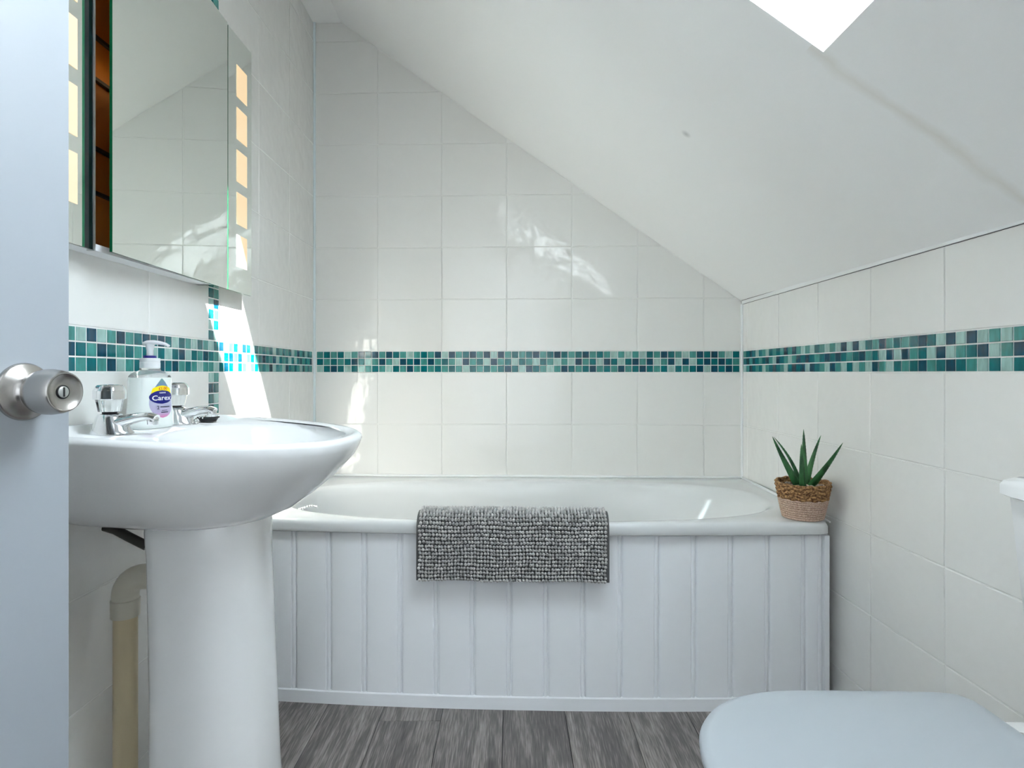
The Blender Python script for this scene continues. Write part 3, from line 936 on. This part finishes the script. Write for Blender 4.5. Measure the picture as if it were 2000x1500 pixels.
M['clear'] = mat('clear_bottle', (0.90, 0.94, 0.94, 1), 0.05, 0.0, Transmission_Weight=0.85, IOR=1.25)
make('body', MB().loft([b_ring(*p) for p in prof_b]), M['soap'], bot, angle=60)
make('shoulder', MB().loft([b_ring(p[0] + 0.0002, p[1], p[2], ne=NE if k < 3 else 2.2) for k, p in enumerate(prof_s)]), M['clear'], bot, angle=60)
cp = MB().lathe([(0.0172, 0.1155), (0.0176, 0.1160), (0.0176, 0.1270), (0.0170, 0.1275), (0.0170, 0.1285), (0.0176, 0.1290), (0.0174, 0.1350), (0.012, 0.1353)], (SX, SY, ZL), n=40)
make('neck_cap', cp, M['white_plastic'], bot)
M['blue_plastic'] = mat('navy_plastic', srgb(28, 24, 120), 0.3)
make('collar', MB().lathe([(0.0106, 0.1345), (0.0110, 0.1355), (0.0110, 0.1392), (0.0106, 0.1400), (0.006, 0.1401)], (SX, SY, ZL), n=28), M['blue_plastic'], bot)
M['pump'] = mat('translucent_pump', (0.80, 0.82, 0.85, 1), 0.25, 0.0, Subsurface_Weight=0.2, Subsurface_Radius=(0.01, 0.01, 0.01))
pu = MB()
pu.lathe([(0.0062, 0.1390), (0.0060, 0.150), (0.0072, 0.158), (0.0085, 0.1625), (0.006, 0.164)], (SX, SY, ZL), n=20)
ND = Vector((math.cos(math.radians(-6)), math.sin(math.radians(-6)), 0))
q0 = Vector((SX, SY, ZL))
pts = [q0 + ND * a + Vector((0, 0, z_)) for a, z_ in ((-0.0135, 0.1605), (-0.010, 0.1632), (-0.003, 0.1650), (0.008, 0.1658), (0.020, 0.1650), (0.032, 0.1622), (0.0385, 0.1590))]
pu.tube(pts, [0.004, 0.0085, 0.0100, 0.0090, 0.0072, 0.0058, 0.0046], 16, flat=0.5)
make('pump_head', pu, M['pump'], bot, angle=50)

def bs(y_, z_, eps):
    """point on the label side of the bottle"""
    for p, q in zip(prof_b, prof_b[1:]):
        if p[0] <= z_ <= q[0]:
            t = (z_ - p[0]) / (q[0] - p[0])
            a, b_ = p[1] + t * (q[1] - p[1]), p[2] + t * (q[2] - p[2])
            break
    else: a, b_ = prof_b[-1][1:]
    x_ = b_ * max(0.0, 1 - abs(y_ / a) ** NE) ** (1 / NE)
    return Vector((SX, SY, ZL + z_)) + BF * (x_ + eps) + BS * y_
def patch(fn, eps, ny=20, nz=24):
    """grid patch: fn(i/ny, k/nz) -> (y, z)"""
    vs = [bs(*fn(i / ny, k / nz), eps) for k in range(nz + 1) for i in range(ny + 1)]
    fs = [(k * (ny + 1) + i, k * (ny + 1) + i + 1, (k + 1) * (ny + 1) + i + 1, (k + 1) * (ny + 1) + i) for k in range(nz) for i in range(ny)]
    return MB().add(vs, fs)
LBZ0, LBZ1 = 0.020, 0.096
def drop_hw(z_):
    t = (z_ - LBZ0) / (LBZ1 - LBZ0)
    if t < 0.36: return 0.0265 * math.sqrt(max(0, 1 - ((0.36 - t) / 0.36) ** 2))
    return 0.0265 * max(0.0, math.cos((t - 0.36) / 0.64 * PI / 2)) ** 0.85
lm = mat('label_print', (0.6, 0.6, 0.7, 1), 0.3)
def label_nodes():
    nt, p = nodes(lm)
    geo = nt.nodes.new('ShaderNodeNewGeometry'); sx = nt.nodes.new('ShaderNodeSeparateXYZ')
    nt.links.new(geo.outputs['Position'], sx.inputs[0])
    mr = nt.nodes.new('ShaderNodeMapRange'); mr.inputs['From Min'].default_value = ZL + LBZ0; mr.inputs['From Max'].default_value = ZL + LBZ1
    nt.links.new(sx.outputs['Z'], mr.inputs['Value'])
    r = nt.nodes.new('ShaderNodeValToRGB')
    e = r.color_ramp.elements
    e[0].position = 0.0; e[0].color = srgb(214, 120, 170)
    e[1].position = 1.0; e[1].color = srgb(110, 150, 140)
    for pos, c_ in ((0.13, srgb(176, 164, 196)), (0.5, srgb(176, 182, 200)), (0.82, srgb(112, 140, 176))):
        q = e.new(pos); q.color = c_
    nt.links.new(mr.outputs[0], r.inputs['Fac']); nt.links.new(r.outputs['Color'], p.inputs['Base Color'])
label_nodes()
def f_drop(i, k):
    z_ = LBZ0 + (LBZ1 - LBZ0) * k
    return (2 * i - 1) * drop_hw(z_), z_
lab = make('label', patch(f_drop, 0.0004, 16, 40), lm, bot, angle=180)
M['yellow'] = mat('yellow_print', srgb(250, 226, 20), 0.35)
M['navy'] = mat('navy_print', srgb(24, 28, 116), 0.3)
M['wprint'] = mat('white_print', (0.86, 0.86, 0.88, 1), 0.4)
M['rprint'] = mat('red_print', srgb(205, 60, 40), 0.4)
M['kprint'] = mat('dark_print', srgb(40, 44, 70), 0.4)
def f_yel(i, k):
    y_ = (2 * i - 1) * (0.0245 - 0.004 * k)
    arc = 0.006 * (y_ / 0.0245) ** 2
    return y_, 0.0700 + 0.0120 * k - arc * 1.3
make('price_band', patch(f_yel, 0.0007, 16, 6), M['yellow'], lab, angle=180)
def f_ell(i, k):
    t = 2 * k - 1
    return (2 * i - 1) * 0.0265 * math.sqrt(max(0, 1 - t * t)), 0.0600 + 0.0130 * t
make('brand_oval', patch(f_ell, 0.0009, 18, 22), M['navy'], lab, angle=180)
def text_on(txt, yc, zc, h, width, m, name):
    cu_ = bpy.data.curves.new(name, 'FONT')
    cu_.body = txt; cu_.size = 1.0; cu_.align_x = 'CENTER'; cu_.align_y = 'CENTER'; cu_.resolution_u = 3; cu_.offset = 0.012
    to = bpy.data.objects.new(name, cu_)
    C.objects.link(to)
    dg = bpy.context.evaluated_depsgraph_get()
    me = bpy.data.meshes.new_from_object(to.evaluated_get(dg))
    xs = [v.co.x for v in me.vertices]; zs = [v.co.y for v in me.vertices]
    x0, x1, z0, z1 = min(xs), max(xs), min(zs), max(zs)
    mb = MB()
    vs = []
    for v in me.vertices:
        y_ = yc + ((v.co.x - x0) / (x1 - x0) - 0.5) * width
        vs.append(bs(y_, zc + ((v.co.y - z0) / (z1 - z0) - 0.5) * h, 0.0012))
    mb.add(vs, [tuple(p.vertices) for p in me.polygons])
    bpy.data.objects.remove(to)
    return make(name, mb, m, lab, smooth=False)
text_on('Carex', 0.0005, 0.0585, 0.0098, 0.0440, M['wprint'], 'brand_lettering')
text_on('cussons', 0.001, 0.0682, 0.0026, 0.0150, M['wprint'], 'small_lettering')
text_on('£1.00', 0.002, 0.0765, 0.0056, 0.0200, M['rprint'], 'price_lettering')
text_on('2', -0.0100, 0.0400, 0.0066, 0.0050, M['kprint'], 'number_lettering')
def bar(y0, y1, z0, z1): return patch(lambda i, k: (y0 + (y1 - y0) * i, z0 + (z1 - z0) * k), 0.0010, 8, 1)
tl = bar(-0.005, 0.018, 0.0402, 0.0418)
for a in (bar(-0.002, 0.011, 0.0338, 0.0347), bar(-0.004, 0.013, 0.0296, 0.0314)):
    tl.add(a.v, a.f)
make('small_print', tl, M['kprint'], lab, smooth=False)

# ------------------------------------------------------------ pipes under the basin
pipe = empty('waste_pipe', (-0.727, 1.120, 0))
tag(pipe, 'cream plastic waste pipe rising beside the basin pedestal', 'pipe')
PX, PY, PZ = -0.727, 1.120, 0.520
make('upright', MB().lathe([(0.0205, 0.0), (0.0205, 0.478)], (PX, PY, 0), n=28), M['pvc'], pipe)
make('socket', MB().lathe([(0.0215, 0.0), (0.0245, 0.001), (0.0245, 0.032), (0.0225, 0.034)], (PX, PY, 0.456), n=28), M['pvc2'], pipe)
ep = [(PX, PY, 0.483)] + [(PX + 0.034 - 0.034 * math.cos(t), PY, 0.497 + 0.034 * math.sin(t)) for t in [PI / 2 * i / 8 for i in range(9)]] + [(PX + 0.062, PY, 0.531)]
make('elbow', MB().tube(ep, 0.0228, 24, up=(0, 1, 0)), M['pvc2'], pipe, angle=50)
make('branch', MB().tube([(PX + 0.055, PY, 0.531), (PX + 0.074, PY, 0.531)], 0.0195, 24, up=(0, 1, 0)), M['pvc'], pipe)
hs = make('supply_hose', MB().tube([(-0.742, 1.085, 0.634), (-0.722, 1.085, 0.628), (-0.698, 1.085, 0.615), (-0.668, 1.09, 0.597)], 0.0085, 14, up=(0, 1, 0)), M['dark_metal'], origin=(-0.69, 1.10, 0.61))
tag(hs, 'dark flexible supply hose slanting from under the basin into the pedestal', 'hose')

# ------------------------------------------------------------ mirror cabinet with lit squares
MX = -0.729
cab = empty('mirror_cabinet', (XL, 1.28, 1.13))
tag(cab, 'mirrored wall cabinet above the basin with lit frosted squares down the sides', 'cabinet')
Z0c, Z1c = 1.13, 1.812
bx = MB()
bx.box(XL + 0.0005, MX - 0.010, 0.93, 0.942, Z0c + 0.001, Z1c - 0.001)       # sides
bx.box(XL + 0.0005, MX - 0.010, 1.453, 1.465, Z0c + 0.001, Z1c - 0.001)
bx.box(XL + 0.0005, MX - 0.006, 0.93, 1.465, Z0c + 0.001, Z0c + 0.013)
bx.box(XL + 0.0005, MX - 0.006, 0.93, 1.465, Z1c - 0.013, Z1c - 0.001)
make('carcass', bx, M['white_plastic'], cab, smooth=False)
make('lining', MB().box(XL + 0.0008, XL + 0.004, 0.944, 1.451, Z0c + 0.014, Z1c - 0.014), M['amber'], cab, smooth=False)
for zz in (1.243, 1.325, 1.452, 1.530, 1.64, 1.73):  # thin black strips set across the lining as its dark lines
    make('dark_strip', MB().box(XL + 0.0045, XL + 0.012, 0.944, 1.451, zz, zz + 0.006), M['black'], cab, smooth=False)
lamp = bpy.data.lights.new('cabinet_lamp', 'AREA')
lamp.shape = 'RECTANGLE'; lamp.size = 0.03; lamp.size_y = 0.6; lamp.energy = 0.03; lamp.color = (1.0, 0.72, 0.36)
lo_ = bpy.data.objects.new('cabinet_lamp', lamp); C.objects.link(lo_)
lo_.parent = cab
lo_.location = Vector((MX - 0.012, 1.25, 1.47)) - ORG[cab.name]
lo_.rotation_euler = (0, PI / 2, 0)      # shines back onto the amber lining

def glass_panel(name, a, b, z0, z1, th=0.005):
    """a, b: (x, y) of the two vertical edges of the front face"""
    a, b = Vector((a[0], a[1], 0)), Vector((b[0], b[1], 0))
    d = (b - a).normalized(); n_ = Vector((d.y, -d.x, 0))      # towards the room (+X)
    mb = MB()
    c8 = [p + Vector((0, 0, z_)) - n_ * o for o in (0.0, th) for p, z_ in ((a, z0), (b, z0), (b, z1), (a, z1))]
    mb.add(c8, [(0, 1, 2, 3), (7, 6, 5, 4), (0, 4, 5, 1), (1, 5, 6, 2), (2, 6, 7, 3), (3, 7, 4, 0)])
    o = make(name, mb, [M['mirror'], M['glass_edge']], cab, smooth=False)
    for p in o.data.polygons:
        p.material_index = 0 if abs(p.normal.dot(n_)) > 0.9 else 1
    return o
rp = glass_panel('side_mirror', (MX, 1.531), (MX, 1.668), Z0c, Z1c)
lp = glass_panel('side_mirror', (MX, 0.888), (MX, 1.0095), Z0c, Z1c)
dr = glass_panel('mirror_door', (-0.709, 1.0565), (MX, 1.5275), Z0c, Z1c + 0.004)
make('bevel_strip', MB().box(MX - 0.0055, MX - 0.0008, 1.0162, 1.0365, Z0c, Z1c), M['dark_reflection'], cab, smooth=False)
make('glass_edge_strip', MB().box(MX - 0.0055, MX - 0.0004, 1.0098, 1.0160, Z0c, Z1c), M['glass_edge'], cab, smooth=False)
make('edge_profile', MB().box(MX - 0.012, MX + 0.0005, 1.0368, 1.0415, Z0c - 0.002, Z1c), M['alu'], cab, smooth=False)
for pnl, ya, yb in ((rp, 1.578, 1.639), (lp, 0.936, 0.998)):
    for i in range(5):
        zt = 1.735 - 0.113 * i
        make('lit_square', MB().box(MX + 0.0002, MX + 0.0008, ya, yb, zt - 0.085, zt), M['frost'], pnl, smooth=False)

# ------------------------------------------------------------ door with its knob
DE = Vector((-0.554, 0.7467, 0))               # free edge
PH = math.radians(12)
DD = Vector((math.sin(PH), math.cos(PH), 0))   # hinge -> free edge
DN = Vector((math.cos(PH), -math.sin(PH), 0))  # face towards the room
door = empty('door_1', DE - DD * 0.70)
tag(door, 'white painted door standing open at the left edge', 'door', kind='structure')
dm = MB()
bmd = bmesh.new(); bmesh.ops.create_cube(bmd, size=1)
for v in bmd.verts: v.co = Vector((v.co.x * 0.70, v.co.y * 0.040, v.co.z * 1.98))
bmesh.ops.bevel(bmd, geom=bmd.edges[:], offset=0.0025, segments=2, affect='EDGES')
Mx = Matrix.Translation(DE - DD * 0.35 - DN * 0.020 + Vector((0, 0, 1.0))) @ Matrix(((DD.x, DN.x, 0, 0), (DD.y, DN.y, 0, 0), (0, 0, 1, 0), (0, 0, 0, 1)))
dm.bm(bmd, Mx)
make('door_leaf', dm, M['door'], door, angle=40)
KC = DE - DD * 0.058 + Vector((0, 0, 0.893))
make('rose', MB().lathe([(0.0, 0.0002), (0.0335, 0.0002), (0.0335, 0.002), (0.0325, 0.0042), (0.0310, 0.0052), (0.0290, 0.0058), (0.020, 0.0098), (0.0165, 0.0130), (0.0150, 0.020), (0.0, 0.0205)], KC, axis=DN, n=64), M['steel'], door, angle=40)
kn = make('knob', MB().lathe([(0.0, 0.0150), (0.0140, 0.0150), (0.0150, 0.0200), (0.0180, 0.0215), (0.0232, 0.0235), (0.0250, 0.0275), (0.0262, 0.0340), (0.0262, 0.0420), (0.0250, 0.0510), (0.0232, 0.0575), (0.0222, 0.0592), (0.0210, 0.0594),
                               (0.0195, 0.0580), (0.0090, 0.0555), (0.0, 0.0555)], KC, axis=DN, n=64), M['steel'], door, angle=40)
make('lock_ring', MB().lathe([(0.0, 0.0553), (0.0078, 0.0553), (0.0080, 0.0560), (0.0070, 0.0563), (0.0066, 0.0560), (0.0, 0.0560)], KC, axis=DN, n=36), M['black'], kn)
make('lock_button', MB().lathe([(0.0, 0.0556), (0.0064, 0.0556), (0.0064, 0.0566), (0.0058, 0.0570), (0.0, 0.0571)], KC, axis=DN, n=36), M['alu'], kn)
st = MB()
for o_ in (1,):
    c8 = [KC + DN * h + DD * a + Vector((0, 0, b)) for h in (0.0566, 0.05735) for a, b in ((-0.0011, -0.0054), (0.0011, -0.0054), (0.0011, 0.0054), (-0.0011, 0.0054))]
    st.add(c8, [(0, 1, 2, 3), (7, 6, 5, 4), (0, 4, 5, 1), (1, 5, 6, 2), (2, 6, 7, 3), (3, 7, 4, 0)])
make('lock_slot', st, M['black'], kn, smooth=False)

# ------------------------------------------------------------ toilet
TY = 0.745
toilet = empty('toilet', (0.56, TY, 0))
tag(toilet, 'white close-coupled toilet with its lid down against the right wall', 'toilet')
NT = 96
def t_out(x0, x1, hw, n=2.3, split=0.40):
    """nose at x0 (towards -X), square end at x1"""
    xm = x0 + (x1 - x0) * split + 0.02
    pts = []
    for i in range(NT):
        t = 2 * PI * i / NT
        c_, s_ = math.cos(t), math.sin(t)
        if c_ < 0: r = (abs(c_ / (xm - x0)) ** n + abs(s_ / hw) ** n) ** (-1 / n)
        else: r = (abs(c_ / (x1 - xm)) ** 16 + abs(s_ / hw) ** 16) ** (-1 / 16)
        sv = r * s_
        if c_ > 0: sv *= 1 - 0.035 * (r * c_ / (x1 - xm)) ** 2
        pts.append((xm + r * c_, sv))
    return pts
def tr(pts, z_): return [Vector((x_, TY + s_, z_)) for x_, s_ in pts]
ZT = 0.420
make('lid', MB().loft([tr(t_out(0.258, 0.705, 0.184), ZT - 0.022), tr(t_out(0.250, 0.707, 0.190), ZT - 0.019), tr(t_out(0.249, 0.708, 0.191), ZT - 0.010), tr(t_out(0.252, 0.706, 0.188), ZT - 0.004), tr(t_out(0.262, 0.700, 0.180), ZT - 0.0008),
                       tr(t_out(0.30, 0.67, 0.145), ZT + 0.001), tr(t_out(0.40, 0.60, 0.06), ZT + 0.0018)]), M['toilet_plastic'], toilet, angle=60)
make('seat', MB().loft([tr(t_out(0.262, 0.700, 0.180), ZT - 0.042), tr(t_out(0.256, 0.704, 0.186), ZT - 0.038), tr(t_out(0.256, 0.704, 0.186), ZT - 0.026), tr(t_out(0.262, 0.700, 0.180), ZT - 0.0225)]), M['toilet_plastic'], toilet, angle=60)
make('pan', MB().loft([tr(t_out(0.45, 0.86, 0.105), 0.0), tr(t_out(0.44, 0.86, 0.108), 0.03), tr(t_out(0.45, 0.86, 0.10), 0.12), tr(t_out(0.40, 0.87, 0.12), 0.22), tr(t_out(0.31, 0.88, 0.165), 0.31),
                       tr(t_out(0.272, 0.885, 0.176), 0.355), tr(t_out(0.268, 0.885, 0.178), ZT - 0.046), tr(t_out(0.275, 0.88, 0.172), ZT - 0.043)]), M['ceramic'], toilet, angle=60)
for s_ in (-1, 1):
    make('hinge', MB().lathe([(0.011, -0.016), (0.0115, -0.015), (0.0115, 0.015), (0.011, 0.016)], (0.716, TY + s_ * 0.075, ZT - 0.022), axis=(0, 1, 0), n=20), M['chrome'], toilet)
def cist(x0, x1, hw, z_, r=9):
    pts = []
    for i in range(64):
        t = 2 * PI * i / 64
        c_, s_ = math.cos(t), math.sin(t)
        q = (abs(c_ / ((x1 - x0) / 2)) ** r + abs(s_ / hw) ** r) ** (-1 / r)
        pts.append(Vector(((x0 + x1) / 2 + q * c_, TY + q * s_, z_)))
    return pts
XW = xr(TY + 0.2) - 0.004
make('cistern', MB().loft([cist(0.82, XW, 0.150, ZT - 0.042), cist(0.806, XW, 0.172, 0.395), cist(0.798, XW, 0.180, 0.42), cist(0.785, XW, 0.186, 0.56), cist(0.774, XW, 0.190, 0.700), cist(0.772, XW, 0.191, 0.722)]), M['ceramic'], toilet, angle=45)
make('cistern_lid', MB().loft([cist(0.768, XW, 0.195, 0.7222), cist(0.762, XW, 0.199, 0.725), cist(0.762, XW, 0.199, 0.740), cist(0.766, XW, 0.196, 0.747), cist(0.776, XW, 0.188, 0.752), cist(0.80, XW - 0.02, 0.16, 0.7545)]), M['ceramic'], toilet, angle=45)

# ------------------------------------------------------------ aloe in a woven pot
QX, QY, QZ = 0.8105, 1.650, ZR + 0.0006
pl = empty('potted_aloe', (QX, QY, QZ))
tag(pl, 'small aloe plant in a woven brown and beige basket pot on the bath corner', 'potted plant')
M['rope'] = mat('beige_rope', srgb(196, 168, 148), 0.9)
add_vary(M['rope'], srgb(160, 130, 110), srgb(216, 192, 174), 260, 3, stretch=(1, 1, 2.5))
add_bump(M['rope'], 500, 0.5, 0.002)
M['braid'] = mat('brown_seagrass', srgb(140, 96, 60), 0.85)
add_vary(M['braid'], srgb(92, 56, 34), srgb(190, 146, 96), 190, 4)
add_bump(M['braid'], 420, 0.5, 0.002)
H1 = 0.056
def prad(z_): return 0.0530 + (0.0745 - 0.0530) * (z_ / 0.103) ** 0.9
ncl = 9
prof = [(0.0, 0.0), (0.049, 0.0)]
for i in range(ncl):
    for t in (0.06, 0.25, 0.5, 0.75, 0.94):
        zz = H1 * (i + t) / ncl
        prof.append((prad(zz) - 0.0030 + 0.0034 * math.sin(PI * t), zz))
prof += [(prad(H1) - 0.006, H1), (0.058, 0.050), (0.0, 0.050)]
make('rope_base', MB().lathe(prof, (QX, QY, QZ), n=72, rf=lambda th, k_: 1 + 0.006 * math.sin(36 * th + k_ * 0.9)), M['rope'], pl, angle=60)
br = MB()
NBR = 144
for j in range(4):
    zc_ = H1 + 0.006 + j * 0.0108
    for strand in range(3):
        ring_pts = []
        for i in range(NBR):
            th = 2 * PI * i / NBR
            ph = 14 * th + strand * 2 * PI / 3 + j * 0.8
            tilt = 0.003 * math.sin(th + 0.6)
            rr_ = prad(zc_) - 0.0065 + 0.0026 * math.cos(ph)
            zz = zc_ + 0.0042 * math.sin(ph * 0.5 + strand * 2.1) + tilt * (j / 3.0)
            ring_pts.append(Vector((QX + rr_ * math.cos(th), QY + rr_ * math.sin(th), QZ + zz)))
        # closed tube
        rings = []
        for i, p in enumerate(ring_pts):
            d = (ring_pts[(i + 1) % NBR] - ring_pts[i - 1]).normalized()
            side = d.cross(Vector((0, 0, 1))).normalized(); up_ = side.cross(d)
            rings.append([p + side * (0.0040 * math.cos(2 * PI * k_ / 7)) + up_ * (0.0040 * math.sin(2 * PI * k_ / 7)) for k_ in range(7)])
        rings.append(rings[0])
        br.loft(rings, False, False)
br.lathe([(prad(H1) - 0.006, H1 - 0.002), (prad(0.10) - 0.006, 0.098), (prad(0.10) - 0.010, 0.098), (prad(H1) - 0.010, H1 - 0.002)], (QX, QY, QZ), n=48)
make('braided_band', br, M['braid'], pl, angle=60)
M['soil'] = mat('dark_soil', srgb(58, 42, 34), 0.95)
make('soil', MB().lathe([(0.0, 0.060), (0.058, 0.060), (0.063, 0.086), (0.03, 0.090), (0.0, 0.091)], (QX, QY, QZ), n=40), M['soil'], pl)
M['pebble'] = mat('brown_pebble', srgb(150, 120, 100), 0.7)
add_vary(M['pebble'], srgb(92, 66, 52), srgb(206, 190, 176), 90, 1)
gv = MB()
for i in range(120):
    a, r_ = random.uniform(0, 2 * PI), 0.060 * math.sqrt(random.random())
    b = bmesh.new(); bmesh.ops.create_icosphere(b, subdivisions=1, radius=1)
    s_ = random.uniform(0.0035, 0.0065)
    gv.bm(b, Matrix.Translation((QX + r_ * math.cos(a), QY + r_ * math.sin(a), QZ + 0.0895 + 0.002 * random.random() - 0.003 * (r_ / 0.06))) @ Matrix.Rotation(random.uniform(0, 3), 4, 'Z') @ Matrix.Diagonal((s_ * 1.25, s_, s_ * 0.7, 1)))
g = make('gravel', gv, M['pebble'], pl, angle=40)
g['kind'] = 'stuff'
M['leaf'] = mat('aloe_green', srgb(34, 88, 48), 0.38)
add_vary(M['leaf'], srgb(20, 66, 34), srgb(62, 122, 70), 45, 3, stretch=(1, 1, 0.5))
def leaf(dx, dz, dy, bx, by, w, bend):
    """tip offset (dx, dy, dz) from the crown; bend pushes the middle outwards"""
    base = Vector((QX + bx, QY + by, QZ + 0.086))
    tip = Vector((QX + dx, QY + dy, QZ + 0.088 + dz))
    mid = (base + tip) / 2 + Vector((bend, 0, 0.004 - abs(bend) * 0.3))
    NL = 16
    mb = MB()
    rings = []
    outward = Vector((dx, dy - 0.03, 0.0))
    if outward.length < 0.015: outward = Vector((0, -1, 0))
    outward.normalize()
    cps = []
    for i in range(NL + 1):
        t = i / NL
        p = base * (1 - t) ** 2 + mid * 2 * t * (1 - t) + tip * t * t
        d = ((mid - base) * (1 - t) + (tip - mid) * t).normalized()
        side = d.cross(Vector((0, -1, 0.15))).normalized()
        fr_ = side.cross(d).normalized()
        if fr_.y > 0: fr_ = -fr_
        wd = w * (1 - t) ** 0.75 * (1.0 if t > 0.08 else 0.86 + 1.7 * t) * 0.5 + 0.0003
        th_ = wd * 0.42
        rings.append([p + side * (wd * a) + fr_ * (th_ * b) for a, b in ((-1, -0.15), (-0.6, 0.6), (0, 1.0), (0.6, 0.6), (1, -0.15), (0.5, 0.1), (0, 0.05), (-0.5, 0.1))])
        cps.append((p, side, fr_, wd))
    mb.loft(rings)
    for i in range(2, NL - 1):
        p, side, fr_, wd = cps[i]
        for sg in (-1, 1):
            b0 = p + side * (wd * sg * 0.92)
            d = (cps[i + 1][0] - p).normalized()
            tp = b0 + side * (sg * 0.0016) + d * 0.0016
            mb.add([b0 - d * 0.0012, b0 + d * 0.0012, b0 + fr_ * 0.0008, tp], [(0, 1, 2), (0, 3, 1), (1, 3, 2), (2, 3, 0)])
    return make('leaf', mb, M['leaf'], pl, angle=50)
K = 1.65 / FPX
for dx, dz, dy, bx, by, w, bend in ((-63, 97, -0.012, -0.014, -0.006, 0.023, -0.005), (-47, 93, 0.030, -0.001, 0.014, 0.014, 0.026), (-13, 84, -0.030, -0.009, -0.020, 0.021, -0.002),
                                    (3, 110, 0.004, 0.004, 0.000, 0.023, 0.002), (43, 97, 0.020, 0.012, 0.008, 0.021, -0.006), (45, 91, -0.085, 0.014, -0.012, 0.022, 0.008)):
    leaf(dx * K, dz * K, dy, bx, by, w, bend)
